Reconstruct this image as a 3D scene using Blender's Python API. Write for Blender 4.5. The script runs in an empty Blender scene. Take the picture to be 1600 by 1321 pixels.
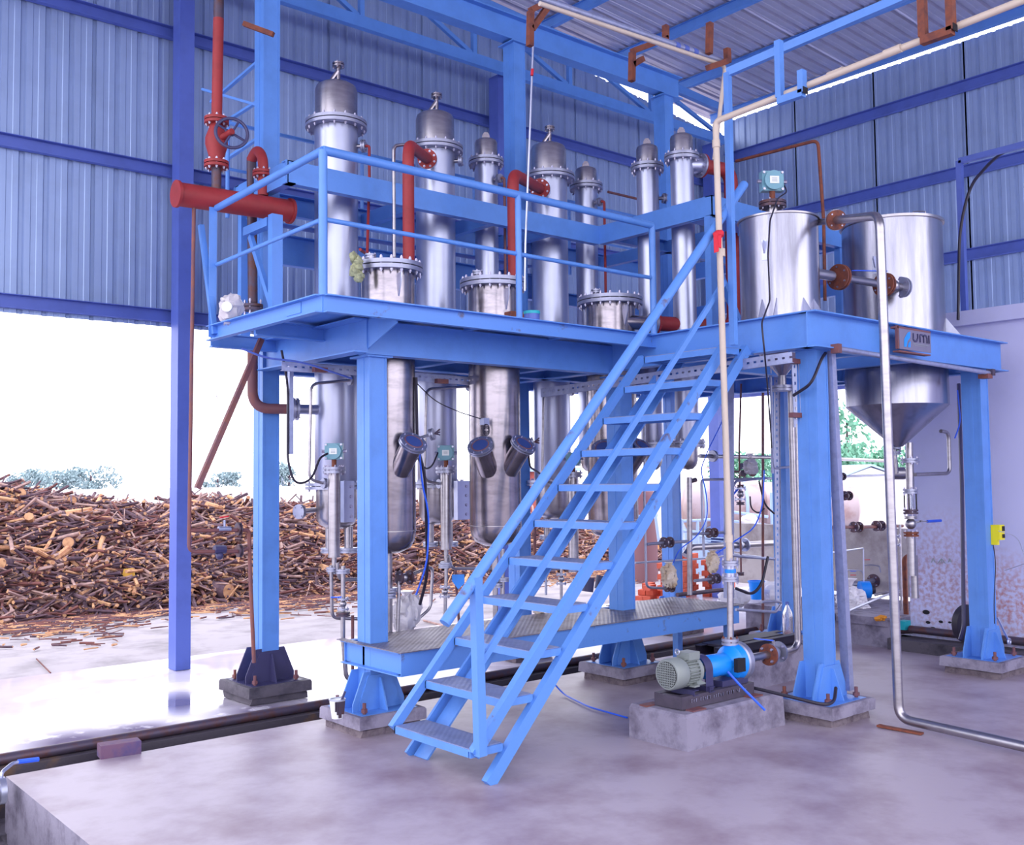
import bpy, math, random
from mathutils import Vector, Matrix
random.seed(11)
D = bpy.data; SC = bpy.context.scene; COL = SC.collection
PI = math.pi
def srgb(r, g, b):
    f = lambda c: (c/255/12.92) if c/255 <= .04045 else ((c/255+.055)/1.055)**2.4
    return (f(r), f(g), f(b), 1)

# ---------------------------------------------------------------- camera, sky, exposure
FPX = 1588.0; CAM = Vector((0, 0, 1.6))
_y, _p, _r = math.radians(49.84), math.radians(3.176), math.radians(-.631)
_f = Vector((math.cos(_p)*math.cos(_y), math.cos(_p)*math.sin(_y), math.sin(_p)))
_a = Vector((math.sin(_y), -math.cos(_y), 0)); _b = _a.cross(_f)
RT = _a*math.cos(_r)+_b*math.sin(_r); UP = _b*math.cos(_r)-_a*math.sin(_r)
cd = D.cameras.new('camera'); cam = D.objects.new('camera', cd); COL.objects.link(cam)
cd.sensor_width = 36; cd.lens = FPX/1600*36; cd.clip_end = 400
m = Matrix((RT, UP, -_f)).transposed().to_4x4(); m.translation = CAM; cam.matrix_world = m
SC.camera = cam
W = D.worlds.new('overcast_sky'); SC.world = W; W.use_nodes = True
bg = W.node_tree.nodes['Background']; bg.inputs[0].default_value = (.90, .90, 1.0, 1); bg.inputs[1].default_value = 1.0
SKY = 3.5
bg.inputs[1].default_value = SKY
vs = SC.view_settings; vs.view_transform = 'Standard'; vs.look = 'None'; vs.exposure = 0.0; vs.gamma = 1; vs.use_curve_mapping = False

def A(px, py, X=None, Y=None, Z=None):
    """point of the place seen at a measured spot of the photograph, on a known plane"""
    d = _f+RT*((px-800)/FPX)-UP*((py-660.5)/FPX)
    t = (Z-CAM.z)/d.z if Z is not None else (X/d.x if X is not None else Y/d.y)
    return CAM+d*t

# ---------------------------------------------------------------- materials
MT = {}
def mat(name, col, rough=.5, metal=0, noise=.0, nscale=8, bump=0, bscale=40, col2=None, lo=.45, hi=.7, stretch=(1, 1, 1), emit=None, alpha=None, spec=None, sheen=0):
    m_ = D.materials.new(name); m_.use_nodes = True; nt = m_.node_tree; N = nt.nodes; L = nt.links
    b = N['Principled BSDF']; b.inputs['Base Color'].default_value = col; b.inputs['Roughness'].default_value = rough; b.inputs['Metallic'].default_value = metal
    if spec is not None: b.inputs['Specular IOR Level'].default_value = spec
    tc = N.new('ShaderNodeTexCoord'); mp = N.new('ShaderNodeMapping'); mp.inputs['Scale'].default_value = stretch
    L.new(tc.outputs['Object'], mp.inputs[0])
    if col2 or noise:
        n = N.new('ShaderNodeTexNoise'); n.inputs['Scale'].default_value = nscale; n.inputs['Detail'].default_value = 6; n.inputs['Roughness'].default_value = .62
        L.new(mp.outputs[0], n.inputs['Vector'])
        r = N.new('ShaderNodeMapRange'); r.inputs[1].default_value = lo; r.inputs[2].default_value = hi
        L.new(n.outputs[0], r.inputs[0])
        mx = N.new('ShaderNodeMix'); mx.data_type = 'RGBA'; mx.inputs[6].default_value = col
        mx.inputs[7].default_value = col2 if col2 else tuple(c*(1-noise) for c in col[:3])+(1,)
        L.new(r.outputs[0], mx.inputs[0]); L.new(mx.outputs[2], b.inputs['Base Color'])
    if bump:
        n2 = N.new('ShaderNodeTexNoise'); n2.inputs['Scale'].default_value = bscale; n2.inputs['Detail'].default_value = 4
        L.new(mp.outputs[0], n2.inputs['Vector'])
        bp = N.new('ShaderNodeBump'); bp.inputs['Strength'].default_value = bump; bp.inputs['Distance'].default_value = .01
        L.new(n2.outputs[0], bp.inputs['Height']); L.new(bp.outputs[0], b.inputs['Normal'])
    if alpha is not None: b.inputs['Transmission Weight'].default_value = alpha
    MT[name] = m_; return m_
S = srgb
BLUE = mat('light_blue_paint', S(90, 141, 218), .42, noise=.12, nscale=5, bump=.08, bscale=60)
BLUER = mat('chipped_blue_paint', S(90, 141, 218), .45, col2=S(96, 92, 120), nscale=9, lo=.62, hi=.72, bump=.1)
ROYAL = mat('royal_blue_paint', S(82, 102, 184), .45, noise=.15, nscale=4)
WALLM = mat('blue_grey_cladding', S(144, 164, 204), .38, metal=.25, noise=.1, nscale=3)
ROOFM = mat('galvanised_roof_sheet', S(190, 190, 212), .34, metal=.4, noise=.12, nscale=4)
STEEL = mat('brushed_stainless', S(172, 167, 174), .3, metal=.92, noise=.25, nscale=5, stretch=(1, 1, 4))
SATIN = mat('satin_aluminium_cladding', S(184, 188, 212), .36, metal=.85, noise=.08, nscale=3)
POLI = mat('polished_stainless', S(164, 156, 164), .24, metal=.95, noise=.35, nscale=4, stretch=(1, 1, 3))
TANKM = mat('drawn_stainless_sheet', S(166, 165, 182), .27, metal=.92, noise=.45, nscale=2.2, stretch=(3, 3, .3), bump=.05, bscale=5)
CAST = mat('cast_steel_flange', S(166, 168, 190), .42, metal=.75, noise=.15, nscale=12)
DKST = mat('dark_weathered_steel', S(84, 74, 92), .5, metal=.5, col2=S(100, 62, 54), nscale=14)
BOLT = mat('bolt_steel', S(176, 172, 196), .35, metal=.85)
DKB = mat('dark_base_paint', S(84, 76, 92), .5, metal=.3, noise=.25, nscale=12)
RED = mat('red_oxide_paint', S(152, 44, 48), .6, noise=.28, nscale=6)
RUST = mat('rusty_steel', S(126, 68, 50), .75, col2=S(82, 46, 50), nscale=16, bump=.2)
BRN = mat('rust_brown_pipe', S(110, 70, 78), .6, col2=S(134, 78, 62), nscale=8)
CREAM = mat('cream_plastic_pipe', S(202, 186, 172), .45, noise=.08, nscale=5)
GALV = mat('galvanised_steel', S(158, 164, 196), .45, metal=.55, noise=.2, nscale=20)
CONC = mat('floor_concrete', S(170, 158, 172), .45, col2=S(132, 112, 126), nscale=1.9, lo=.42, hi=.72, bump=.12, bscale=14)
CONC2 = mat('plinth_concrete', S(142, 136, 156), .85, col2=S(94, 86, 106), nscale=7, bump=.4, bscale=25)
CONC3 = mat('rough_mortar', S(120, 108, 116), .9, col2=S(84, 72, 84), nscale=18, bump=.8, bscale=40)
CONCD = mat('damp_black_concrete', S(84, 78, 90), .7, col2=S(48, 44, 58), nscale=7, bump=.3)
KERB = mat('wet_kerb_concrete', S(70, 64, 74), .5, col2=S(104, 80, 62), nscale=5, lo=.55, hi=.7, bump=.3)
YARD = mat('pale_yard_concrete', S(166, 158, 164), .85, noise=.4, nscale=2.2, bump=.1, bscale=8)
APRON = mat('damp_apron_concrete', S(224, 218, 230), .1, col2=S(206, 198, 216), nscale=1.1, bump=.02, bscale=3)
_nt = APRON.node_tree; _n = _nt.nodes.new('ShaderNodeTexNoise'); _n.inputs['Scale'].default_value = .8; _mr = _nt.nodes.new('ShaderNodeMapRange')
_g = _nt.nodes.new('ShaderNodeNewGeometry'); _nt.links.new(_g.outputs['Position'], _n.inputs['Vector']); _nt.links.new(_n.outputs[0], _mr.inputs[0])
_mr.inputs[1].default_value = .5; _mr.inputs[2].default_value = .62; _mr.inputs[3].default_value = .07; _mr.inputs[4].default_value = .4; _nt.links.new(_mr.outputs[0], _nt.nodes['Principled BSDF'].inputs['Roughness'])
CHK = mat('checker_plate', S(134, 128, 140), .45, metal=.55, col2=S(96, 84, 92), nscale=6)
CHKB = mat('blue_grey_checker_plate', S(136, 146, 184), .5, metal=.35, noise=.25, nscale=7)
MASON = mat('violet_white_plaster', S(192, 194, 232), .8, noise=.06, nscale=2, bump=.05)
GREYW = mat('weathered_cement_wall', S(176, 168, 168), .9, col2=S(128, 116, 116), nscale=3, bump=.2)
WHITEW = mat('whitewashed_wall', S(236, 232, 232), .9, noise=.05)
BLACK = mat('black_rubber', S(34, 28, 48), .5)
BCAB = mat('blue_tube_plastic', S(40, 96, 232), .4)
TEAL = mat('teal_enamel', S(112, 162, 180), .4, noise=.1)
PLATE = mat('white_label_plate', S(232, 236, 238), .5)
INKG = mat('grey_print', S(150, 160, 168), .6)
GREYP = mat('grey_green_motor_paint', S(136, 143, 142), .45, noise=.08)
PBLUE = mat('bright_blue_pump_paint', S(20, 140, 246), .35, noise=.1)
NAVY = mat('navy_paint', S(58, 56, 96), .45, noise=.15)
HOLE = mat('dark_opening', S(26, 24, 34), .9)
YEL = mat('yellow_plastic', S(228, 216, 20), .45)
TURQ = mat('turquoise_paint', S(24, 170, 184), .5)
BRICK = mat('orange_red_brick', S(196, 92, 70), .9, noise=.3, nscale=6, bump=.3)
BRICKP = mat('purple_stained_brick', S(104, 74, 100), .8, col2=S(70, 62, 110), nscale=9, bump=.4)
BARK = mat('dark_bark', S(74, 54, 68), .9, col2=S(112, 86, 94), nscale=7, lo=.4, hi=.65, bump=.6)
BARK2 = mat('reddish_bark', S(116, 70, 66), .9, col2=S(72, 48, 58), nscale=7, bump=.5)
BARK3 = mat('peeled_pale_stick', S(176, 144, 136), .85, col2=S(116, 84, 88), nscale=7)
CUT = mat('fresh_cut_wood', S(206, 158, 118), .85, col2=S(158, 100, 74), nscale=9)
DEBRIS = mat('reddish_wood_litter', S(104, 66, 66), .95, col2=S(56, 40, 50), nscale=10, bump=.8, bscale=30)
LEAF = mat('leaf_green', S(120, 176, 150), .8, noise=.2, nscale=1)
LEAF2 = mat('haze_paled_leaf_green', S(150, 172, 178), .8, noise=.2, nscale=1)  # distance haze mixed into the leaf colour, paler and bluer than the leaves
BAG = mat('thin_milky_plastic', S(236, 230, 238), .35, noise=.15, nscale=9, alpha=.35, bump=.5, bscale=30)
BAGT = mat('tan_plastic_wrap', S(232, 216, 200), .4, col2=S(204, 172, 134), nscale=12, alpha=.2, bump=.5, bscale=30)
SACK = mat('white_sack_cloth', S(226, 222, 232), .8, noise=.12, nscale=6, bump=.5, bscale=14)
WOOL = mat('yellowish_insulation_wool', S(176, 178, 140), .95, noise=.5, nscale=30, bump=1, bscale=60)
GLASS = mat('sight_glass', S(60, 78, 140), .2, spec=.4)
GLASSC = mat('clear_glass_tube', S(235, 240, 255), .03, alpha=.9)
CLOTHR = mat('red_cloth', S(206, 44, 62), .85, noise=.2)
ORNG = mat('orange_rag', S(226, 150, 50), .9, noise=.2)
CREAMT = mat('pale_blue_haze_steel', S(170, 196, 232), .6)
RUSTT = mat('brownish_tank_steel', S(196, 178, 180), .5, metal=.3, col2=S(160, 120, 112), nscale=2)
PETM = mat('clear_plastic_bottle', S(226, 226, 240), .08, alpha=.8)
REDLQ = mat('dark_red_liquid', S(120, 18, 40), .2)

def wavy(m_, scale, strength):   # fine diamond relief of checker plate
    nt = m_.node_tree; N = nt.nodes; L = nt.links
    tc = N.new('ShaderNodeTexCoord'); outs = []
    for a in (45, -45):
        mp = N.new('ShaderNodeMapping'); mp.inputs['Rotation'].default_value = (0, 0, math.radians(a)); L.new(tc.outputs['Object'], mp.inputs[0])
        w = N.new('ShaderNodeTexWave'); w.inputs['Scale'].default_value = scale; L.new(mp.outputs[0], w.inputs[0]); outs.append(w)
    mx = N.new('ShaderNodeMath'); mx.operation = 'MULTIPLY'; L.new(outs[0].outputs[1], mx.inputs[0]); L.new(outs[1].outputs[1], mx.inputs[1])
    bp = N.new('ShaderNodeBump'); bp.inputs['Strength'].default_value = strength; bp.inputs['Distance'].default_value = .004
    L.new(mx.outputs[0], bp.inputs['Height']); L.new(bp.outputs[0], N['Principled BSDF'].inputs['Normal'])
wavy(CHK, 11, .8); wavy(CHKB, 11, .5)
def rust_patch(m_, centre, radius, col, amount=.8, k=12, rough=None, n0=.42, n1=.62):   # a stain with a place of its own on a wall
    nt = m_.node_tree; N = nt.nodes; L = nt.links; b = N['Principled BSDF']
    src = b.inputs['Base Color'].links[0].from_socket
    g = N.new('ShaderNodeNewGeometry'); ds = N.new('ShaderNodeVectorMath'); ds.operation = 'DISTANCE'; ds.inputs[1].default_value = centre
    L.new(g.outputs['Position'], ds.inputs[0])
    r = N.new('ShaderNodeMapRange'); r.inputs[1].default_value = radius; r.inputs[2].default_value = radius*.2; r.inputs[3].default_value = 0; r.inputs[4].default_value = 1
    L.new(ds.outputs['Value'], r.inputs[0])
    n = N.new('ShaderNodeTexNoise'); n.inputs['Scale'].default_value = k; n.inputs['Detail'].default_value = 8; L.new(g.outputs['Position'], n.inputs['Vector'])
    r2 = N.new('ShaderNodeMapRange'); r2.inputs[1].default_value = n0; r2.inputs[2].default_value = n1; L.new(n.outputs[0], r2.inputs[0])
    mu = N.new('ShaderNodeMath'); mu.operation = 'MULTIPLY'; L.new(r.outputs[0], mu.inputs[0]); L.new(r2.outputs[0], mu.inputs[1])
    m2 = N.new('ShaderNodeMath'); m2.operation = 'MULTIPLY'; L.new(mu.outputs[0], m2.inputs[0]); m2.inputs[1].default_value = amount
    mx = N.new('ShaderNodeMix'); mx.data_type = 'RGBA'; mx.inputs[7].default_value = col; L.new(src, mx.inputs[6]); L.new(m2.outputs[0], mx.inputs[0])
    L.new(mx.outputs[2], b.inputs['Base Color'])
    if rough is not None:
        q = b.inputs['Roughness']; mr = N.new('ShaderNodeMix'); mr.inputs[3].default_value = rough; L.new(m2.outputs[0], mr.inputs[0])
        if q.links: L.new(q.links[0].from_socket, mr.inputs[2])
        else: mr.inputs[2].default_value = q.default_value
        L.new(mr.outputs[0], q)

# ---------------------------------------------------------------- mesh helpers
def V(*a): return Vector(a[0]) if len(a) == 1 else Vector(a)
def frame(d, up=None):
    d = Vector(d).normalized(); u = Vector(up) if up is not None else Vector((0, 0, 1))
    if abs(d.dot(u.normalized())) > .98: u = Vector((0, 1, 0)) if abs(d.y) < .9 else Vector((1, 0, 0))
    s = d.cross(u).normalized(); return s, s.cross(d).normalized(), d
ROOTLOC = {}
class MB:
    def __init__(s): s.v = []; s.f = []; s.m = []; s.mats = []
    def mi(s, m_):
        if m_ is None: return 0
        if m_ not in s.mats: s.mats.append(m_)
        return s.mats.index(m_)
    def add(s, vs_, fs, m_=None):
        o = len(s.v); s.v.extend(vs_); k = s.mi(m_)
        for f in fs: s.f.append([i+o for i in f]); s.m.append(k)
        return s
    def prism(s, prof, p0, p1, up=None, m_=None, cap=True):
        p0 = V(p0); p1 = V(p1); a, b, d = frame(p1-p0, up); n = len(prof)
        vs_ = [p+a*x+b*y for p in (p0, p1) for x, y in prof]
        fs = [[i, (i+1) % n, n+(i+1) % n, n+i] for i in range(n)]
        if cap: fs += [list(range(n))[::-1], list(range(n, 2*n))]
        return s.add(vs_, fs, m_)
    def bar(s, p0, p1, w, h, up=None, m_=None): return s.prism([(-w/2, -h/2), (w/2, -h/2), (w/2, h/2), (-w/2, h/2)], p0, p1, up, m_)
    def box(s, x0, x1, y0, y1, z0, z1, m_=None):
        vs_ = [V(x, y, z) for z in (z0, z1) for x, y in ((x0, y0), (x1, y0), (x1, y1), (x0, y1))]
        return s.add(vs_, [[3, 2, 1, 0], [4, 5, 6, 7], [0, 1, 5, 4], [1, 2, 6, 5], [2, 3, 7, 6], [3, 0, 4, 7]], m_)
    def ibeam(s, p0, p1, w, h, t=.008, up=None, m_=None):
        a, b = w/2, h/2; q = t/2
        return s.prism([(-a, -b), (a, -b), (a, -b+t), (q, -b+t), (q, b-t), (a, b-t), (a, b), (-a, b), (-a, b-t), (-q, b-t), (-q, -b+t), (-a, -b+t)], p0, p1, up, m_)
    def chan(s, p0, p1, w, h, t=.007, up=None, flip=1, m_=None):   # web on side -x*flip
        b = h/2; pr = [(0, -b), (w, -b), (w, -b+t), (t, -b+t), (t, b-t), (w, b-t), (w, b), (0, b)]
        pr = [(x*flip, y) for x, y in pr]
        if flip < 0: pr = pr[::-1]
        return s.prism(pr, p0, p1, up, m_)
    def angle(s, p0, p1, w, h=None, t=.006, up=None, fx=1, fy=1, m_=None):
        h = h or w; pr = [(0, 0), (w*fx, 0), (w*fx, t*fy), (t*fx, t*fy), (t*fx, h*fy), (0, h*fy)]
        if fx*fy < 0: pr = pr[::-1]
        return s.prism(pr, p0, p1, up, m_)
    def tube(s, pts, r, n=12, bend=0, m_=None, cap=True, bn=5):
        pts = [V(p) for p in pts]
        if bend and len(pts) > 2:
            o = [pts[0]]
            for i in range(1, len(pts)-1):
                a, b, c = pts[i-1], pts[i], pts[i+1]; da = (a-b); dc = (c-b)
                if da.length < 1e-6 or dc.length < 1e-6 or da.angle(dc) > 3.0: o.append(b); continue
                q = min(bend, da.length*.49, dc.length*.49); A_ = b+da.normalized()*q; C_ = b+dc.normalized()*q
                for k in range(bn+1):
                    t = k/bn; o.append(A_*(1-t)**2+b*(2*t*(1-t))+C_*t*t)
            o.append(pts[-1]); pts = o
        m = len(pts); vs_ = []; s_, u_, d_ = frame(pts[1]-pts[0])
        rr = r if isinstance(r, (list, tuple)) else [r]*m
        for i, p in enumerate(pts):
            d = (pts[min(i+1, m-1)]-pts[max(i-1, 0)]).normalized()
            s_ = (s_-d*s_.dot(d)).normalized(); u_ = s_.cross(d)
            for k in range(n):
                t = 2*PI*k/n; vs_.append(p+s_*(math.cos(t)*rr[i])+u_*(math.sin(t)*rr[i]))
        fs = [[i*n+k, i*n+(k+1) % n, (i+1)*n+(k+1) % n, (i+1)*n+k] for i in range(m-1) for k in range(n)]
        if cap: fs += [list(range(n))[::-1], [(m-1)*n+k for k in range(n)]]
        return s.add(vs_, fs, m_)
    def lathe(s, prof, o, d=(0, 0, 1), n=20, m_=None, cap=True):
        o = V(o); a, b, d = frame(d); vs_ = []
        for r, z in prof:
            for k in range(n):
                t = 2*PI*k/n; vs_.append(o+d*z+a*(math.cos(t)*r)+b*(math.sin(t)*r))
        q = len(prof)
        fs = [[i*n+k, i*n+(k+1) % n, (i+1)*n+(k+1) % n, (i+1)*n+k] for i in range(q-1) for k in range(n)]
        if cap: fs += [list(range(n))[::-1], [(q-1)*n+k for k in range(n)]]
        return s.add(vs_, fs, m_)
    def disc(s, o, d, r, t, n=20, m_=None): return s.lathe([(r, -t/2), (r, t/2)], o, d, n, m_)
    def ring(s, o, d, r0, r1, t, n=24, m_=None): return s.lathe([(r0, -t/2), (r1, -t/2), (r1, t/2), (r0, t/2), (r0, -t/2)], o, d, n, m_, cap=False)
    def flange(s, o, d, r, t=.014, gap=.006, n=18, m_=None):
        d = V(d).normalized(); o = V(o)
        s.disc(o-d*(t/2+gap/2), d, r, t, n, m_); s.disc(o+d*(t/2+gap/2), d, r, t, n, m_); s.disc(o, d, r*.8, gap*1.5, n, m_); return s
    def bolts(s, o, d, r, n, br=.008, l=.06, m_=None, k=6):
        a, b, d = frame(d); o = V(o)
        for i in range(n):
            t = 2*PI*(i+.5)/n; c = o+a*(math.cos(t)*r)+b*(math.sin(t)*r)
            s.lathe([(br*.6, -l/2), (br*.6, -l/2+br*.8), (br, -l/2+br*.8), (br, -l/2+br*2.2), (br*.6, -l/2+br*2.2), (br*.6, l/2-br*2.2), (br, l/2-br*2.2), (br, l/2-br*.8), (br*.6, l/2-br*.8), (br*.6, l/2)], c, d, k, m_)
        return s
    def torus(s, o, d, R, r, n=24, k=8, m_=None):
        a, b, d = frame(d); o = V(o); vs_ = []
        for i in range(n):
            t = 2*PI*i/n; e = a*math.cos(t)+b*math.sin(t)
            for j in range(k):
                q = 2*PI*j/k; vs_.append(o+e*(R+r*math.cos(q))+d*(r*math.sin(q)))
        return s.add(vs_, [[i*k+j, i*k+(j+1) % k, ((i+1) % n)*k+(j+1) % k, ((i+1) % n)*k+j] for i in range(n) for j in range(k)], m_)
    def ball(s, o, r, n=12, k=7, m_=None, sq=(1, 1, 1), jit=0):
        o = V(o); vs_ = [o+V(0, 0, -r*sq[2])]
        for i in range(1, k):
            p = -PI/2+PI*i/k
            for j in range(n):
                t = 2*PI*j/n; q = r*(1+random.uniform(-jit, jit)); vs_.append(o+V(q*math.cos(p)*math.cos(t)*sq[0], q*math.cos(p)*math.sin(t)*sq[1], q*math.sin(p)*sq[2]))
        vs_.append(o+V(0, 0, r*sq[2])); fs = [[0, 1+(j+1) % n, 1+j] for j in range(n)]
        for i in range(k-2): fs += [[1+i*n+j, 1+i*n+(j+1) % n, 1+(i+1)*n+(j+1) % n, 1+(i+1)*n+j] for j in range(n)]
        l = len(vs_)-1; b0 = 1+(k-2)*n; fs += [[l, b0+j, b0+(j+1) % n] for j in range(n)]
        return s.add(vs_, fs, m_)
    def out(s, name, m_=None, parent=None, label=None, cat=None, group=None, kind=None, smooth=True, loc=None):
        if parent is not None: o = ROOTLOC[parent.name]
        elif loc is not None: o = V(loc)
        else:
            xs = [v[0] for v in s.v]; ys = [v[1] for v in s.v]; o = V((min(xs)+max(xs))/2, (min(ys)+max(ys))/2, min(v[2] for v in s.v))
        me = D.meshes.new(name); me.from_pydata([tuple(V(v)-o) for v in s.v], [], s.f)
        if s.mats and m_ is None: mats = s.mats
        elif s.mats: mats = [m_ if x is None else x for x in s.mats]
        else: mats = [m_]
        for x in mats: me.materials.append(x)
        if len(mats) > 1: me.polygons.foreach_set('material_index', s.m)
        if smooth: me.shade_smooth(); me.set_sharp_from_angle(angle=math.radians(38))
        ob = D.objects.new(name, me); COL.objects.link(ob)
        if parent is not None: ob.parent = parent
        else: ob.location = o
        ROOTLOC[ob.name] = o
        return tag(ob, label, cat, group, kind)
def tag(o, label=None, cat=None, group=None, kind=None):
    if label: o['label'] = label
    if cat: o['category'] = cat
    if group: o['group'] = group
    if kind: o['kind'] = kind
    return o
def thing(name, label, cat, loc, group=None, kind=None):
    o = D.objects.new(name, None); COL.objects.link(o); o.location = V(loc); o.empty_display_size = .1; ROOTLOC[o.name] = V(loc)
    return tag(o, label, cat, group, kind)
def B(): return MB()
RX = V(.764, -.645, 0); TC = V(-.645, -.764, 0)      # right of view, towards viewer, on plan
X_, Y_, Z_ = V(1, 0, 0), V(0, 1, 0), V(0, 0, 1)
# ================================================================ THE SETTING
def struct(mb, name, m_, parent=None, label=None, loc=None):
    o = mb.out(name, m_, parent, label, kind=None if parent else 'structure', loc=loc)
    if parent is None: o['category'] = 'structure'
    return o
# floor slab with a drain slot between it and the apron
rust_patch(APRON, tuple(A(115, 1158, Z=0)), .5, S(104, 92, 122), 1, 5, .95, .3, .42); rust_patch(APRON, tuple(A(220, 1140, Z=0)), .35, S(104, 92, 122), 1, 6, .95, .35, .45); rust_patch(APRON, tuple(A(410, 1112, Z=0)), .5, S(104, 92, 122), 1, 5, .9, .35, .45); rust_patch(APRON, tuple(A(276, 1098, Z=0)), .55, S(84, 74, 100), .9, 2, .03, .1, .3)
f = B().box(1.52, 9.02, 3.2, 6.14, -.35, 0); f.box(1.40, 14, -3.2, 3.2, -.35, 0)
f.mats = [CONC2, CONC]; f.m = [1 if i % 6 == 1 else 0 for i in range(12)]
FLOOR = f.out('floor', None, label='purple grey stained concrete floor slab under the steel platform', kind='structure')
ap = B().box(-4, 14.2, 6.545, 9.2, -.35, -.004); struct(ap, 'trim_1', APRON, label='wet pale concrete apron between drain and yard')
dr = B().box(-4, 14, 6.10, 6.60, -.5, -.3); struct(dr, 'trim_2', CONCD, label='dark drain channel bottom beside the floor slab')
kb = B()
kb.box(-4, 14, 6.40, 6.54, -.3, -.02)
struct(kb, 'trim_3', KERB, label='low dark kerb running along the drain')
yd = B().box(-30, 70, 9.2, 90, -.4, -.02); struct(yd, 'trim_4', YARD, label='bright dusty yard in front of the wood pile')
y2 = B().box(14.2, 70, -30, 9.2, -.4, -.03); y2.box(-30, -4, -30, 9.2, -.4, -.03); y2.box(-4, 14.2, -30, -3.2, -.4, -.03); struct(y2, 'trim_5', YARD, label='open ground around the shed')
lf = B().box(-4, 1.05, 3.2, 6.44, -.35, -.03); lf.box(-4, 1.05, -3.2, 3.2, -.35, -.03); struct(lf, 'trim_6', CONC, label='lower concrete strip at the left of the floor slab')
pt = B().box(1.05, 1.5, -3.2, 6.1, -.5, -.33); struct(pt, 'trim_7', CONCD, label='bottom of the trench at the slab edge')
# pipe lying along the drain
B().tube([(-3.5, 6.475, .012), (9.6, 6.50, .012)], .034, 10).out('drain_pipe', DKST, label='long dark steel pipe lying on the floor along the drain', cat='pipe')

def corrug(mb, p0, u, L, w, n, depth, pitch, rib, up):
    """trapezoid sheet; p0 corner, u along the ribs (length L), w across"""
    pass
def sheet(name, parent, org, across, along, W_, L0, L1, nrm, m_, pitch=.19, rib=.05, dep=.022):
    """one corrugated panel: across = direction the profile repeats, along = direction of the ribs"""
    pts = [(-.014, 0)]; k = int(round(W_/pitch))
    for i in range(k):
        x = i*pitch; a = pitch-rib
        pts += [(x, 0), (x+a*.32, 0), (x+a*.36, .005), (x+a*.64, .005), (x+a*.68, 0), (x+a, 0), (x+a+.012, dep), (x+pitch-.012, dep)]
    pts += [(k*pitch, 0), (k*pitch+.02, 0)]; t = .0012; n = len(pts); mb = B()
    top = [V(org)+V(across)*x+V(nrm)*y for x, y in pts]
    vs_ = [p+V(along)*L0 for p in top]+[p+V(along)*L1(p) if callable(L1) else p+V(along)*L1 for p in top]
    mb.add(vs_, [[i, i+1, n+i+1, n+i] for i in range(n-1)])
    return mb.out(name, m_, parent, smooth=False)
RZ = lambda X: 6.74+(11.4-X)*.055
# left wall (plane Y = 8.8)
WL = thing('wall_left', 'tall blue grey corrugated sheet wall raised above the open yard side', 'structure', (6, 8.8, 3), kind='structure')
x = -.6
while x < 11.3:
    sheet('cladding_panel', WL, (x, 8.80+(.004 if int(round(x/1.14)) % 2 else 0), 0), X_, Z_, 1.14, 2.98, lambda p: min(RZ(p.x)-.02, RZ(5.2)-.03-.115*(p.x-5.2)) if p.x > 5.2 else RZ(p.x)-.02, Y_, WALLM); x += 1.14
for z in (3.07, 4.37, 5.63): B().chan((-.6, 8.79, z), (11.35, 8.79, z), .06, .11, .005, flip=1).out('girt', ROYAL, WL)
# right wall (plane X = 11.4)
WR = thing('wall_right', 'blue grey corrugated sheet wall at the far right', 'structure', (11.4, 3, 3), kind='structure')
y = 8.82
while y > -2:
    sheet('cladding_panel', WR, (11.44, y, 0), -Y_, Z_, 1.14, 2.85, 6.60, X_, WALLM); y -= 1.14
for z in (4.10, 5.07, 6.06): B().chan((11.43, 8.8, z), (11.43, -2.5, z), .06, .13, .005, flip=1).out('girt', ROYAL, WR)
B().box(11.32, 11.42, -2.5, 8.8, 2.68, 2.86).out('bottom_beam', ROYAL, WR)
# roof
CE = thing('ceiling', 'corrugated galvanised roof sheets seen from below on blue purlins', 'structure', (5, 3, 7), kind='structure')
d = V(1, 0, -.055).normalized(); y = 9.1
while y > -3.4:
    sheet('roof_panel', CE, (-1.6, y, RZ(-1.6)), -Y_, d, 1.14, 0, 13.25, V(0, 0, 1), ROOFM, pitch=.19, rib=.055, dep=.03); y -= 1.14
PURX = (-.6, .6, 1.8, 3.0, 4.2, 5.4, 6.6, 7.8, 9.0, 10.19, 11.35)
for x in PURX: B().ibeam((x, 9.0, RZ(x)-.07), (x, -3.2, RZ(x)-.07), .06, .12, .006).out('purlin', BLUE, CE)
# trusses and building columns
def truss(name, label, x0, x1, y, zb, m_):
    t = thing(name, label, 'structure', ((x0+x1)/2, y, zb), kind='structure')
    B().bar((x0, y, zb), (x1, y, zb), .07, .12).out('bottom_chord', m_, t)
    B().bar((x0, y, RZ(x0)-.2), (x1, y, RZ(x1)-.2), .07, .1).out('top_chord', m_, t)
    n = max(2, int((x1-x0)/1.25)); w = (x1-x0)/n
    for i in range(n):
        a = x0+i*w; b_ = a+w; B().bar((a, y, zb+.03), (a, y, RZ(a)-.24), .05, .05, up=X_).out('web_post', m_, t)
        B().bar((a+.04, y, RZ(a)-.26), (b_-.04, y, zb+.06), .04, .045).out('diagonal', m_, t)
    return t
truss('trim_8', 'light blue roof truss running along the left wall', 2.4, 10.9, 8.45, 6.13, BLUE)
BCOLS = [(3.50, 8.62, 'royal blue building column standing on the wet apron left of the platform'), (7.12, 8.62, 'royal blue wall column behind the second and third condensers'), (10.85, 8.62, 'royal blue wall column in the far roof corner')]
for i, (x, y, l) in enumerate(BCOLS):
    w = .065
    mb = B().box(x-w, x+w, y-.08, y+.08, 0, (6.8, 6.1, 6.1)[i])
    mb.out('building_column', ROYAL, None, l, 'column', 'royal blue wall columns', loc=(x, y, 0))
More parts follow.
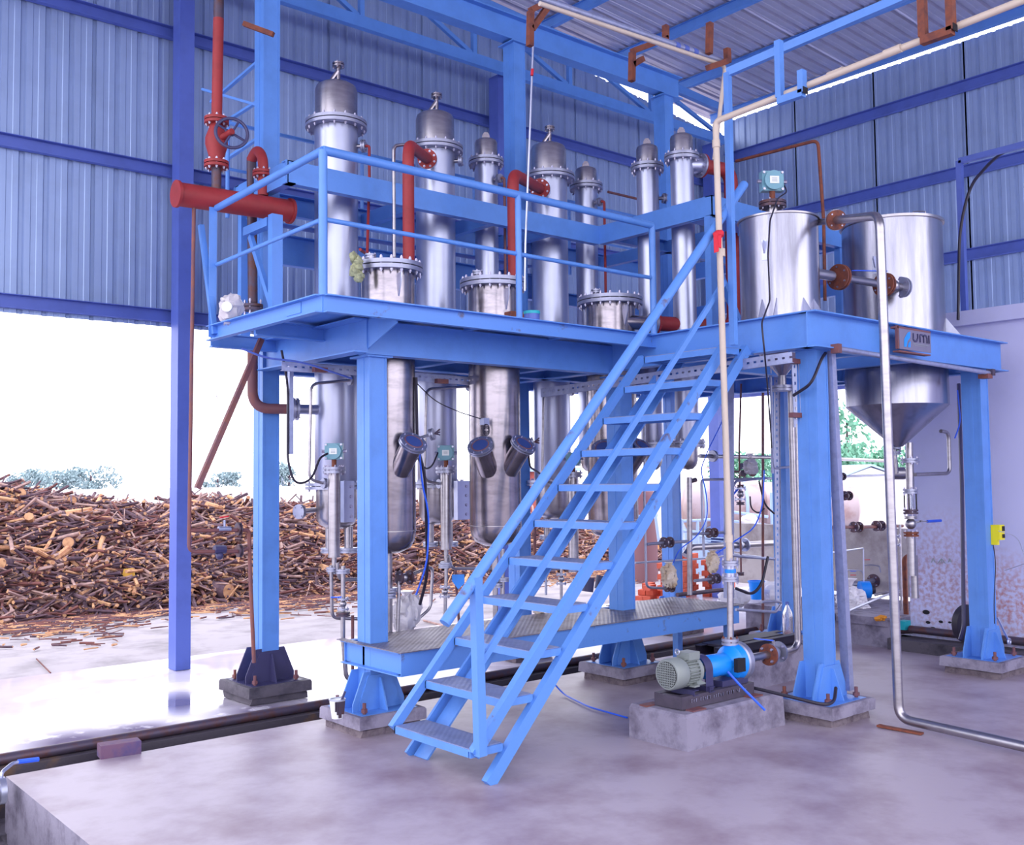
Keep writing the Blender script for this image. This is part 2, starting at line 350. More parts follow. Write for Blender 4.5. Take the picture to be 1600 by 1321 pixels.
# inner roof beam on three tall columns is part of the platform frame (below)
# masonry wall on the right
MW = B().box(9.0, 9.25, -2.6, 4.93, 0, 2.93); MW.box(8.93, 9.27, -2.6, 4.55, 2.93, 3.06)
rust_patch(MASON, tuple(A(1470, 915, X=9.0)), .75, S(156, 96, 92), .6, 26)
rust_patch(MASON, tuple(A(1578, 945, X=9.0)), .5, S(176, 100, 82), .7, 26)
MW.out('wall_back', MASON, None, 'violet white plastered wall behind the right end of the platform', 'structure', kind='structure')
for i, (px, py, r) in enumerate([(1450, 973, .02), (1470, 972, .018), (1484, 973, .014), (1447, 957, .03), (1458, 983, .025), (1474, 987, .03)]):
    p = A(px, py, X=8.995); B().ball(p, r, 8, 5, sq=(.1, 1.2, .7)).out('wall_hole', HOLE, None, 'small dark %s' % ['round hole in plaster, first of three in a row', 'round hole in plaster, middle of three', 'round hole in plaster, last of three', 'smudge above the row of plaster holes', 'chip below the first plaster hole', 'chip below the last plaster hole'][i], 'hole')
mk = B()   # pencil marks: arrow tips on the wall
for cx, s_ in ((1458, 3), (1471, 6), (1484, 2.5)):
    a_, b_, c_ = A(cx-s_, 878+s_*.5, X=8.993), A(cx, 873, X=8.993), A(cx+s_, 878+s_*.5, X=8.993)
    mk.bar(a_, b_, .006, .004, X_); mk.bar(b_, c_, .006, .004, X_)
    if s_ > 5: mk.bar(b_, A(cx, 881, X=8.993), .006, .004, X_)
mk.out('pencil_marks', INKG, None, 'three small arrow tips drawn on the plaster wall', 'marking')
B().box(8.7, 8.99, 3.2, 5.0, .0, .1).out('trim_10', CONCD, None, 'dark ledge at the foot of the plaster wall', 'structure', kind='structure')
# blue angle frame on top of the masonry wall with a cable
fr = thing('blue_post_frame', 'dark blue angle post and arm standing on the plaster wall', 'frame', (9.1, 4.35, 3.06))
p1 = A(1499, 252, X=9.1); p0 = V(9.1, p1.y, 3.06); p2 = A(1600, 226, X=9.1)
B().bar(p0, p1, .05, .05).out('post', ROYAL, fr); B().bar(p1, p2+(p2-p1)*.8, .05, .05).out('arm', ROYAL, fr)
# unpainted cement wall and raised slab behind the right column (far pump bay)
B().box(10.2, 10.35, 5.1, 8.0, .3, 1.02).out('trim_11', GREYW, None, 'weathered grey cement wall behind the pump bay', 'structure', kind='structure')
sl = thing('raised_slab', 'raised concrete slab with dark edging stones behind the right column', 'slab', (9.4, 6, 0))
B().box(8.75, 10.2, 5.0, 6.62, -.05, .26).out('slab_body', CONC2, sl)
for i in range(3): B().box(8.72, 8.80, 5.02+i*.54, 5.02+(i+1)*.54-.02, .2, .275).out('edging_stone', CONC2, sl)
# ================================================================ STEEL PLATFORM
PF = thing('steel_platform', 'light blue steel platform frame carrying the tanks and condensers', 'platform', (5.9, 5.6, 0))
CW = .064
def col(x, y, z0, z1, gus=None, w=CW, m_=BLUE, cap=True):
    mb = B(); mb.chan((x-w, y, z0), (x-w, y, z1), w, .15, .008, up=Y_)   # two channels toe to toe
    mb = B().box(x-w, x+w, y-.078, y+.078, z0, z1)
    mb.box(x-w-.003, x+w+.003, y-.012, y+.012, z0, z1)                      # weld seams of the two channels
    mb.box(x-w-.004, x-w+.01, y-.078-.004, y-.06, z0, z1); mb.box(x+w-.01, x+w+.004, y-.078-.004, y-.06, z0, z1)
    o = mb.out('column', m_, PF)
    if cap:
        B().box(x-w-.035, x+w+.035, y-.11, y+.11, z1-.012, z1).out('cap_plate', m_, PF)
    if 1:
        g = B()
        for s_ in (-1, 1):
            for q in (-.073, .073):
                g.add([V(x+s_*w, y+q-.005, z0), V(x+s_*(w+.13), y+q-.005, z0), V(x+s_*(w+.13), y+q-.005, z0+.05), V(x+s_*(w+.05), y+q-.005, z0+.24), V(x+s_*w, y+q-.005, z0+.24),
                       V(x+s_*w, y+q+.005, z0), V(x+s_*(w+.13), y+q+.005, z0), V(x+s_*(w+.13), y+q+.005, z0+.05), V(x+s_*(w+.05), y+q+.005, z0+.24), V(x+s_*w, y+q+.005, z0+.24)],
                      [[0, 1, 2, 3, 4], [9, 8, 7, 6, 5], [0, 5, 6, 1], [1, 6, 7, 2], [2, 7, 8, 3], [3, 8, 9, 4], [4, 9, 5, 0]])
            yy = y+s_*.078
            g.add([V(x-.15, yy, z0), V(x+.15, yy, z0), V(x+.15, yy, z0+.05), V(x+.085, yy, z0+.22), V(x-.085, yy, z0+.22), V(x-.15, yy, z0+.05)]+
                  [V(x-.15, yy+s_*.01, z0), V(x+.15, yy+s_*.01, z0), V(x+.15, yy+s_*.01, z0+.05), V(x+.085, yy+s_*.01, z0+.22), V(x-.085, yy+s_*.01, z0+.22), V(x-.15, yy+s_*.01, z0+.05)],
                  [[0, 1, 2, 3, 4, 5], [11, 10, 9, 8, 7, 6]]+[[i, 6+i, 6+(i+1) % 6, (i+1) % 6] for i in range(6)])
            g.add([V(x-.005, yy+s_*.01, z0), V(x-.005, yy+s_*.1, z0), V(x-.005, yy+s_*.03, z0+.2), V(x-.005, yy+s_*.01, z0+.2), V(x+.005, yy+s_*.01, z0), V(x+.005, yy+s_*.1, z0), V(x+.005, yy+s_*.03, z0+.2), V(x+.005, yy+s_*.01, z0+.2)],
                  [[0, 1, 2, 3], [7, 6, 5, 4], [0, 4, 5, 1], [1, 5, 6, 2], [2, 6, 7, 3], [3, 7, 4, 0]])
        g.box(x-.21, x+.21, y-.21, y+.21, z0-.012, z0+.002)
        g.out('base_gusset', gus or m_, PF)
        nb = B()
        for sx in (-1, 1):
            for sy in (-1, 1):
                c = V(x+sx*.165, y+sy*.165, z0); nb.lathe([(.012, 0), (.012, .07)], c, Z_, 8); nb.lathe([(.022, .012), (.022, .034)], c, Z_, 6)
        nb.out('anchor_bolts', BRN, PF, kind='stuff')
def plinth(x, y, h, hs, label, m1, m2, a=.25):
    t = thing('concrete_plinth', label, 'plinth', (x, y, 0), 'concrete plinths under the platform columns')
    def slab(w, z0, z1, j, n=6):
        mb = B(); ring = []
        for i in range(4):
            cx, cy = ((-1, -1), (1, -1), (1, 1), (-1, 1))[i]; nx, ny = ((-1, -1), (1, -1), (1, 1), (-1, 1))[(i+1) % 4]
            for k in range(n):
                t_ = k/n; ring.append((cx+(nx-cx)*t_, cy+(ny-cy)*t_))
        q = len(ring); vs_ = []
        for z, s_ in ((z0, 1), (z1-.012, 1), (z1, .97)):
            for u, v in ring: vs_.append(V(x+u*w*s_+random.uniform(-j, j), y+v*w*s_+random.uniform(-j, j), z))
        mb.add(vs_, [[i*q+k, i*q+(k+1) % q, (i+1)*q+(k+1) % q, (i+1)*q+k] for i in range(2) for k in range(q)]+[[2*q+k for k in range(q)], [k for k in range(q)][::-1]])
        return mb
    slab(a-.03, 0, h-hs, .012).out('mortar_bed', m2, t); slab(a, h-hs, h, .004).out('cap_slab', m1, t)
GX = (3.59, 5.97, 8.25); 
GRID = [(3.62, 5.73, 'grey concrete plinth under the near left column, a paint tin on it', CONC2, CONC3), (3.52, 7.05, 'black damp plinth under the far left column on the wet apron', CONCD, CONCD),
        (5.96, 5.72, 'grey plinth under the column behind the staircase', CONC2, CONC3), (5.96, 3.92, 'grey plinth under the right front column beside the pump block', CONC2, CONC3),
        (8.25, 3.90, 'grey plinth at the far right under the column by the plaster wall', CONC2, CONC3), (8.22, 5.75, 'plinth under the rear right column behind the plastic bottle', CONC2, CONC3),
        (8.10, 7.05, 'plinth under the far back column near the brick stacks', CONC2, CONC3), (6.00, 7.05, 'plinth under the tall column behind the middle receiver', CONC2, CONC3)]
for x, y, l, m1, m2 in GRID: plinth(x, y, .13, .075, l, m1, m2)
for x, y, z1 in ((3.62, 5.73, 2.42), (5.96, 5.72, 2.42), (5.96, 3.92, 2.45), (8.25, 3.90, 2.45), (8.22, 5.75, 2.45), (3.52, 7.05, 7.02), (6.02, 7.05, 5.64), (8.10, 7.05, 5.64)):
    col(x, y, .13, z1, gus=NAVY if x == 3.52 else None, m_=BLUE)
B().ibeam((3.3, 7.05, 5.78), (8.35, 7.05, 5.78), .13, .24, .012).out('roof_beam', BLUE, PF)
B().ibeam((-.5, 7.05, 5.78), (3.3, 7.05, 5.78), .13, .24, .012).out('roof_beam', BLUE, PF)
# main deck beams (top 2.63, deck plate to 2.68)
def beam(p0, p1, h=.22, w=.10, name='deck_beam', m_=BLUE, ch=0, t=.009):
    mb = B()
    if ch: mb.chan(p0, p1, w, h, t, flip=ch)
    else: mb.ibeam(p0, p1, w, h, t)
    return mb.out(name, m_, PF)
zb = 2.53
beam((3.5, 5.60, zb), (5.78, 5.60, zb), ch=-1); beam((3.48, 5.55, zb), (3.48, 6.95, zb), ch=-1)
beam((3.55, 7.12, zb), (8.4, 7.12, zb)); beam((5.78, 3.80, 2.56), (5.78, 7.2, 2.56), h=.24); beam((5.74, 3.80, 2.56), (8.52, 3.80, 2.56), h=.24, w=.13)
beam((8.46, 3.8, 2.56), (8.46, 7.1, 2.56), h=.24); beam((5.85, 5.2, 2.56), (8.4, 5.2, 2.56), h=.2); beam((3.5, 6.42, zb), (8.4, 6.42, zb), h=.18)
for x in (4.42, 5.32): beam((x, 5.64, zb), (x, 7.1, zb), h=.16, w=.07)
for x in (6.7, 7.45): beam((x, 3.85, 2.56), (x, 7.1, 2.56), h=.18, w=.08)
for x in (2.99, 3.5, 4.3, 5.1): beam((x, 5.22, 2.645), (x, 5.6, 2.645), h=.03, w=.03, name='cantilever')
B().add([V(3.48, 5.62, 2.42), V(3.48, 5.22, 2.57), V(3.48, 5.22, 2.63), V(3.48, 5.62, 2.63), V(3.49, 5.62, 2.42), V(3.49, 5.22, 2.57), V(3.49, 5.22, 2.63), V(3.49, 5.62, 2.63)], [[0, 1, 2, 3], [7, 6, 5, 4], [0, 4, 5, 1], [1, 5, 6, 2], [2, 6, 7, 3], [3, 7, 4, 0]]).out('bracket', BLUE, PF)
for y in (6.1, 6.8): beam((2.97, y, 2.6), (3.5, y, 2.6), h=.1, w=.05, name='cantilever')
# fascia and deck plates (left open where the vessels pass)
beam((2.95, 5.19, 2.632), (5.86, 5.19, 2.632), h=.105, w=.05, ch=1, name='fascia', m_=BLUER, t=.007); beam((2.95, 6.72, 2.632), (2.95, 5.19, 2.632), h=.105, w=.05, ch=1, name='fascia', m_=BLUER, t=.007)
def plate(x0, x1, y0, y1, holes=(), z=2.672, t=.006, name='deck_plate', m_=BLUE):
    """a plate with round holes, as strips around each hole"""
    mb = B(); hs = sorted(holes); cur = x0
    for hx, hy, r in hs:
        if hx-r > cur: mb.box(cur, hx-r, y0, y1, z-t, z)
        n = 12; up = []; dn = []
        for k in range(n+1):
            xx = hx-r+2*r*k/n; q = math.sqrt(max(0, r*r-(xx-hx)**2)); up.append((xx, hy+q)); dn.append((xx, hy-q))
        for a_, b_, c_ in ((up, y1, 1), (dn, y0, -1)):
            for k in range(n):
                (xa, ya), (xb, yb) = a_[k], a_[k+1]; z1, z0 = z, z-t
                vs_ = [V(xa, ya, z0), V(xb, yb, z0), V(xb, b_, z0), V(xa, b_, z0), V(xa, ya, z1), V(xb, yb, z1), V(xb, b_, z1), V(xa, b_, z1)]
                mb.add(vs_, [[3, 2, 1, 0], [4, 5, 6, 7], [0, 1, 5, 4], [2, 3, 7, 6]] if c_ > 0 else [[0, 1, 2, 3], [7, 6, 5, 4], [1, 0, 4, 5], [3, 2, 6, 7]])
        cur = hx+r
    if x1 > cur: mb.box(cur, x1, y0, y1, z-t, z)
    return mb.out(name, m_, PF, smooth=False)
EV = [(3.93, 6.0, .188), (4.89, 6.0, .196), (6.165, 6.0, .21)]
TV = [(4.0, 6.83, .168), (4.95, 6.83, .165), (6.24, 6.83, .168)]
SV = [(5.50, 6.83, .102), (6.72, 6.83, .105), (6.69, 6.02, .098), (6.71, 5.64, .10)]
K1 = (6.34, 4.42, .287); K2 = (7.92, 4.40, .40)
plate(2.96, 5.74, 5.2, 5.6); plate(2.96, 5.74, 5.6, 6.42, [(x, y, r+.02) for x, y, r in EV[:2]])
plate(3.52, 8.4, 6.42, 7.12, [(x, y, r+.02) for x, y, r in sorted(TV+SV[:2]) if (x, y, r) != TV[2] and (x, y, r) != SV[1]]+[(6.24, 6.83, .19), (6.72, 6.83, .13)])
plate(5.82, 8.4, 5.25, 5.82, [(SV[3][0], SV[3][1], .12)]); plate(5.82, 8.4, 5.82, 6.42, [(6.165, 6.02, .23), (6.69, 6.02, .118)])
plate(5.82, 8.4, 4.85, 5.2)
# railing of the main deck
def rail(name, pts, r, m_=BLUE, bend=0): return B().tube(pts, r, 12, bend, cap=True).out(name, m_, PF)
ZT = 3.54
rail('top_rail', [(2.95, 6.66, ZT-.03), (2.95, 5.19, ZT)], .024); rail('top_rail', [(2.95, 5.19, ZT), (5.83, 5.21, ZT)], .027)
rail('mid_rail', [(2.95, 6.66, 3.11), (2.95, 5.19, 3.13)], .014); rail('mid_rail', [(2.95, 5.19, 3.13), (5.82, 5.21, 3.13)], .015)
for x, y, r in ((2.95, 5.19, .026), (4.46, 5.195, .022), (5.83, 5.21, .026)): rail('rail_post', [(x, y, 2.68), (x, y, ZT)], r)
B().angle((2.95, 6.66, 2.6), (2.95, 6.66, ZT-.03), .055, up=Y_).out('rail_post', BLUE, PF)
B().bar((2.93, 6.64, 2.62), A(314, 352, Y=6.75), .035, .035).out('brace', BLUE, PF)
a_ = A(428, 490, X=3.2); b_ = A(430, 335, X=3.2); yy = a_.y
B().box(3.17, 3.25, yy-.03, yy+.03, 2.68, b_.z).out('header_stand', BLUE, PF)
B().bar((3.2, yy+.05, b_.z-.04), (3.2, yy+.42, b_.z-.04), .06, .06).out('header_stand_arm', BLUE, PF)
B().bar((3.2, yy, 2.75), (3.2, yy+.36, b_.z-.08), .03, .04).out('brace', BLUE, PF)
# small channel inset in the left fascia
p = A(460, 483, X=2.945); B().box(2.938, 2.946, p.y-.09, p.y+.09, p.z-.035, p.z+.03).out('weld_patch', BLUER, PF)
# upper ring frame that steadies the condensers
UF = thing('upper_ring_frame', 'light blue channel ring frame steadying the condensers above the deck', 'frame', (5.4, 6.5, 3.7))
zr = 3.781
def ub(p0, p1, h=.165, w=.065, ch=1, name='ring_beam'): return B().chan(p0, p1, w, h, .008, flip=ch).out(name, BLUE, UF)
ub((3.338, 6.39, zr), (6.44, 6.39, zr), ch=-1); ub((6.44, 6.39, zr), (6.44, 5.11, zr), ch=-1); ub((6.44, 5.11, zr), (8.4, 5.11, zr), ch=-1)
ub((3.35, 6.39, zr), (3.35, 7.26, zr)); ub((3.35, 7.24, zr), (8.4, 7.24, zr)); ub((8.4, 5.11, zr), (8.4, 7.24, zr))
for x in (4.45, 5.22, 5.86): ub((x, 6.42, zr-.02), (x, 7.2, zr-.02), h=.11, name='cross_beam')
ub((7.2, 5.2, zr-.02), (7.2, 7.2, zr-.02), h=.11, name='cross_beam'); ub((6.5, 6.3, zr-.02), (8.38, 6.3, zr-.02), h=.11, name='cross_beam'); ub((6.5, 5.38, zr-.02), (8.38, 5.38, zr-.02), h=.11, name='cross_beam')
for z in (3.34, 3.02):
    ub((6.5, 7.2, z), (8.4, 7.2, z), h=.12, name='cross_beam'); ub((8.4, 5.2, z), (8.4, 7.2, z), h=.12, name='cross_beam')
ub((3.4, 7.24, 3.42), (6.4, 7.24, 3.42), h=.24, name='cross_beam')
B().box(3.40, 6.3, 7.10, 7.22, 3.60, 3.606).out('gusset_plate', BLUE, UF)
for x, y in ((6.475, 5.16), (8.35, 5.16), (8.35, 7.18), (3.40, 7.18), (5.86, 7.18)): B().box(x-.038, x+.038, y-.03, y+.03, 2.68, zr-.08).out('post', BLUE, UF)
B().bar((6.52, 5.14, 3.3), (6.90, 5.14, 2.70), .05, .04).out('brace', BLUE, UF)
B().box(6.46, 7.0, 5.13, 5.36, zr-.09, zr-.084).out('gusset_plate', BLUE, UF)
# thin rear railing on the ring frame
RR = thing('rear_guard_rail', 'thin light blue pipe railing behind the condensers', 'railing', (5.5, 7.26, 3.64))
for z, r in ((4.36, .016), (4.0, .013)): B().tube([(3.3, 7.26, z), (8.0, 7.26, z)], r, 8).out('rail', BLUE, RR)
for x in (3.3, 4.5, 5.7, 6.9, 8.0): B().tube([(x, 7.26, 3.62), (x, 7.26, 4.36)], .016, 8).out('post', BLUE, RR)
# old bracing lines left of the far left column
LB = thing('wall_bracing', 'thin pale blue bracing bars between wall column and far left column', 'bracing', (3.4, 7.8, 3.9))
for (a, b) in (((360, 134), (404, 96)), ((360, 186), (404, 158)), ((358, 246), (404, 216)), ((352, 150), (404, 165))):
    B().bar(A(a[0]-30*(a[0]-b[0])/-44, a[1]+30*(a[1]-b[1])/44, Y=7.9), A(*b, Y=7.3), .03, .02).out('bracing_bar', BLUE, LB)

# ================================================================ WALKWAY
WK = thing('low_walkway', 'low walkway of checker plate on light blue channels behind the staircase', 'walkway', (5.2, 5.6, 0))
zw = .55
B().box(3.50, 6.88, 5.22, 5.64, zw-.006, zw).out('walkway_plate', CHK, WK); B().box(3.70, 5.88, 5.64, 5.98, zw-.006, zw).out('walkway_plate', CHK, WK); B().box(6.04, 6.88, 5.64, 5.98, zw-.006, zw).out('walkway_plate', CHK, WK); B().box(3.50, 3.55, 5.64, 5.98, zw-.006, zw).out('walkway_plate', CHK, WK)
for y, c in ((5.25, 1), (5.95, -1)): B().chan((3.522 if y < 5.5 else 3.54, y, zw-.08), (6.85, y, zw-.08), .05, .145, .007, flip=-c).out('walkway_beam', BLUER, WK)
for x, c in ((3.56, -1), (6.85, -1)): B().chan((x, 5.26, zw-.08), (x, 5.95, zw-.08), .05, .145, .007, flip=c).out('walkway_beam', BLUER, WK)
for x in (4.6, 5.7): B().bar((x, 5.27, zw-.05), (x, 5.93, zw-.05), .04, .06).out('cross_bar', BLUE, WK)
B().box(6.78, 6.84, 5.3, 5.36, 0, .4).out('leg', BLUE, WK); B().box(6.78, 6.84, 5.85, 5.91, 0, .4).out('leg', BLUE, WK)

# ================================================================ STAIRCASE
ST = thing('steel_staircase', 'steep light blue steel staircase with eleven treads leading up to the deck', 'staircase', (4.4, 4.6, 0))
YN, YF = 4.24, 4.97
def sb(x0, z0, x1, z1, y, w, name='stringer', t=.045): return B().bar((x0, y, z0), (x1, y, z1), t, w).out(name, BLUER if name == 'stringer' else BLUE, ST)
sb(3.29, .17, 5.43, 2.46, YN, .058); sb(3.385, .0, 5.68, 2.47, YN, .07); sb(3.275, .18, 5.43, 2.46, YF, .05)
B().bar((3.42, YF-.07, 0), (5.77, YF-.07, 2.47), .13, .012).out('stringer', BLUE, ST); B().bar((3.40, YF+.02, .0), (5.75, YF+.02, 2.47), .02, .07).out('stringer', BLUE, ST)
for n in range(11):
    x = 3.272+.2153*n; z = .2+.2267*n
    t = B(); t.box(x, x+.008, YN+.02, YF-.02, z-.045, z-.004); t.box(x+.21, x+.218, YN+.02, YF-.02, z-.045, z-.004); t.box(x, x+.218, YN+.0, YN+.01, z-.045, z-.004); t.box(x, x+.218, YF-.03, YF-.02, z-.045, z-.004)
    o = t.out('tread', BLUE, ST); B().box(x+.003, x+.215, YN+.012, YF-.032, z-.006, z+.001).out('tread_plate', CHKB, o)
B().box(5.60, 5.76, YN, YF-.02, 2.43, 2.465).out('landing_plate', BLUE, ST)
B().bar((3.31, YN-.035, .17), (3.29, YN-.035, 1.09), .05, .05, up=X_).out('handrail_post', BLUE, ST)
B().tube([(3.09, YN-.03, .87), (5.66, YN-.03, 3.60)], .03, 14).out('handrail', BLUER, ST); B().bar((3.33, YN-.03, .65), (5.42, YN-.03, 2.9), .02, .035).out('mid_bar', BLUE, ST)

# white pipe pole and beam (pipe support portal)
PP = thing('pipe_support_pole', 'tall thin light blue pole with a beam reaching toward the viewer under the roof', 'pole', (5.45, 4.17, 2.47))
xx = 5.45; yv = 4.17; zt = A(1131, 116, X=xx).z
B().box(xx-.019, xx+.019, yv-.021, yv+.021, 2.47, zt).out('pole', BLUE, PP)
e = A(1405, -2, X=xx+.35); s0 = V(xx, yv, zt); B().bar(s0, s0+(e-s0)*1.5, .04, .055).out('beam', BLUE, PP)

t = thing('small_paint_can', 'small green and blue can standing on the deck edge by the middle receiver', 'can', (4.78, 5.25, 2.68)); cc = A(831, 500, Y=5.235); B().lathe([(.055, 0), (.055, .07), (.05, .075)], (cc.x, cc.y, 2.681), Z_, 18).out('can_body', ROYAL, t); B().ring((cc.x, cc.y, 2.745), Z_, .045, .058, .02, 18).out('green_rim', TURQ, t)
B().box(cc.x-.03, cc.x+.10, cc.y+.18, cc.y+.26, 2.68, 2.78).out('rusty_block', RUST, None, 'rusty brown block behind the small can on the deck', 'block')
# ================================================================ VESSELS
def lug(mb, p, d, s=.07, m_=None):   # triangular lifting lug, base at p, plane spanned by d and up
    d = V(d).normalized(); q = d.cross(Z_)*.005
    pr = [(-.5, 0), (.5, 0), (.42, .55), (.2, .9), (-.2, .9), (-.42, .55)]
    a = [V(p)+d*x*s+Z_*z*s-q for x, z in pr]; b = [V(p)+d*x*s+Z_*z*s+q for x, z in pr]; n = 6
    mb.add(a+b, [list(range(n))[::-1], list(range(n, 2*n))]+[[i, (i+1) % n, n+(i+1) % n, n+i] for i in range(n)], m_)
    mb.disc(V(p)+Z_*s*.6, q, s*.17, .0115, 8, HOLE if m_ else None)
def condenser(x, y, R, label, zb, zf, zt, big, group):
    t = thing('shell_condenser', label, 'condenser', (x, y, zb), group)
    B().lathe([(R*.97, zb), (R, zb+.01), (R, 2.4), (R, zf-.03)], (x, y, 0), Z_, 32).out('shell', SATIN, t)
    Rb = R*.98; h = zt-zf
    B().lathe([(Rb, zf+.03), (Rb, zf+h*.80), (Rb*.93, zf+h*.90), (Rb*.7, zf+h*.97), (Rb*.35, zt), (.001, zt+.003)], (x, y, 0), Z_, 32).out('bonnet', STEEL, t)
    fr_ = R*1.42 if big else R*1.5
    B().flange((x, y, zf), Z_, fr_, .024, .008, 32).out('flange_pair', CAST, t)
    B().bolts((x, y, zf), Z_, fr_*.9, 16 if big else 12, .0095, .105).out('bolts', BOLT, t, kind='stuff')
    B().flange((x, y, zb), Z_, fr_, .022, .006, 28).out('bottom_flange', CAST, t)
    B().bolts((x, y, zb), Z_, fr_*.9, 12, .008, .085).out('bolts', BOLT, t, kind='stuff')
    if big:
        n = B().tube([(x+.02, y, zt-.01), (x+.02, y, zt+.14)], .016, 10); n.tube([(x-.07*RX.x, y-.07*RX.y, zt-.02), (x+.015, y, zt+.1)], .017, 8); n.lathe([(.018, 0), (.018, .03)], (x-.07*RX.x, y-.07*RX.y, zt-.02), Z_, 8)
        n.flange((x+.02, y, zt+.15), Z_, .047, .012, .01, 16); o = n.out('vent_nozzle', POLI, t); B().bolts((x+.02, y, zt+.15), Z_, .037, 4, .005, .055).out('bolts', BOLT, t, kind='stuff')
    else:
        n = B(); lug(n, (x, y, zt-.006), RX, .075); n.out('lifting_lug', POLI, t)
    return t
G1 = 'large vertical condensers'; G2 = 'slim vertical condensers'
c1 = condenser(*TV[0], 'large condenser at the left with a domed cap, tallest in the picture', 1.56, 4.37, 4.71, 1, G1)
c2 = condenser(*TV[1], 'large condenser in the middle with red pipe elbow bolted on its left', 1.56, 4.37, 4.69, 1, G1)
c3 = condenser(*TV[2], 'large condenser right of the tall blue column, third of the big ones', 1.56, 4.37, 4.69, 1, G1)
s1 = condenser(*SV[0], 'slim condenser directly left of the tall blue column', 1.84, 4.37, 4.58, 0, G2)
s2 = condenser(*SV[1], 'slim condenser just right of the third large condenser', 1.84, 4.37, 4.56, 0, G2)
s3 = condenser(*SV[2], 'slim condenser on the right wing without any red pipe', 1.88, 4.35, 4.56, 0, G2)
s4 = condenser(*SV[3], 'slim condenser on the right wing with the big red elbow', 1.88, 4.35, 4.56, 0, G2)
# lower pots
def pot(t, x, y, R, z0, z1, legs=()):
    B().lathe([(.001, z0), (R*.5, z0+.008), (R*.85, z0+.04), (R, z0+.09), (R, z1-.02)], (x, y, 0), Z_, 24).out('lower_pot', STEEL, t)
    for lx, lz, r in legs:
        q = V(x, y, 0)+RX*lx; B().tube([q+Z_*(z0+.02), q+Z_*lz], r, 10).out('outlet_leg', STEEL, t); B().flange(q+Z_*lz, Z_, r*2.3, .016, .006, 16).out('leg_flange', CAST, t)
for i, t in enumerate((c1, c2, c3)):
    x, y, R = TV[i]; pot(t, x, y, R*.93, 1.23, 1.56, ((-.06, 1.07, .028), (.09, 1.07, .034)))
for t, (x, y, R) in zip((s1, s2, s3, s4), SV): pot(t, x, y, R*.86, 1.66, 1.88)
# small side nozzles
def nozzle(t, p, d, r, l, fr_, name='side_nozzle', m_=STEEL, n=18, bl=True):
    p = V(p); d = V(d).normalized(); o = B().tube([p, p+d*l], r, 14).out(name, m_, t); B().flange(p+d*l, d, fr_, .012, .006, n).out('nozzle_flange', CAST, t)
    if bl: B().bolts(p+d*l, d, fr_*.8, 8 if fr_ > .07 else 4, .006, .05).out('bolts', BOLT, t, kind='stuff')
def at_v(v, ang, z):  # point on the vessel's shell; ang 0 = right in view, 90 = towards viewer
    a = math.radians(ang); d = RX*math.cos(a)+TC*math.sin(a); return V(v[0], v[1], z)+d*v[2]*.96, d
for t, v, ang, z, fr_ in ((c1, TV[0], 5, 4.20, .05), (s3, SV[2], -5, 4.08, .045), (c2, TV[1], 5, 4.27, .045), (s1, SV[0], 40, 4.2, .04), (s2, SV[1], 40, 4.2, .04)):
    p, d = at_v(v, ang, z); nozzle(t, p, d, .016, .055, fr_)
# brown pipes dropping from those nozzles
def pipe(name, label, pts, r, m_, bend=.05, n=12, cat='pipe', group=None): return B().tube(pts, r, n, bend).out(name, m_, None, label, cat, group)
def gp_(v, ang, z, out): p, d = at_v(v, ang, z); return p+d*out
q = gp_(TV[0], 5, 4.2, .08); pipe('thin_pipe', 'thin rusty red pipe dropping beside the tallest condenser to the left receiver', [q-RX*.01, q+RX*.02, q+RX*.02-Z_*.25, V(q.x, q.y, 3.3)+RX*.03+TC*.2, V(q.x, q.y, 3.26)+RX*.03+TC*.55], .011, RED, .03)
q = gp_(SV[0], 40, 4.2, .07); pipe('thin_pipe', 'thin dark pipe running down beside the slim condenser left of the tall column', [q, q+RX*.03, q+RX*.03-Z_*1.4], .012, BRN, .03)
q = gp_(SV[1], 40, 4.2, .07); pipe('thin_pipe', 'thin rusty pipe down the slim condenser right of the third large one', [q, q+RX*.03, q+RX*.03-Z_*1.45], .012, RED, .03)
pipe('thin_pipe', 'brown crossbar pipe between the two slim condensers behind the deck corner', [A(950, 300, Y=6.7), A(1000, 312, Y=6.7)], .012, BRN, 0)
pipe('thin_pipe', 'thin stainless goose neck pipe rising behind the first red elbow', [A(616, 402, Y=6.2), A(615, 228, Y=6.2), A(632, 226, Y=6.2)], .013, STEEL, .04)
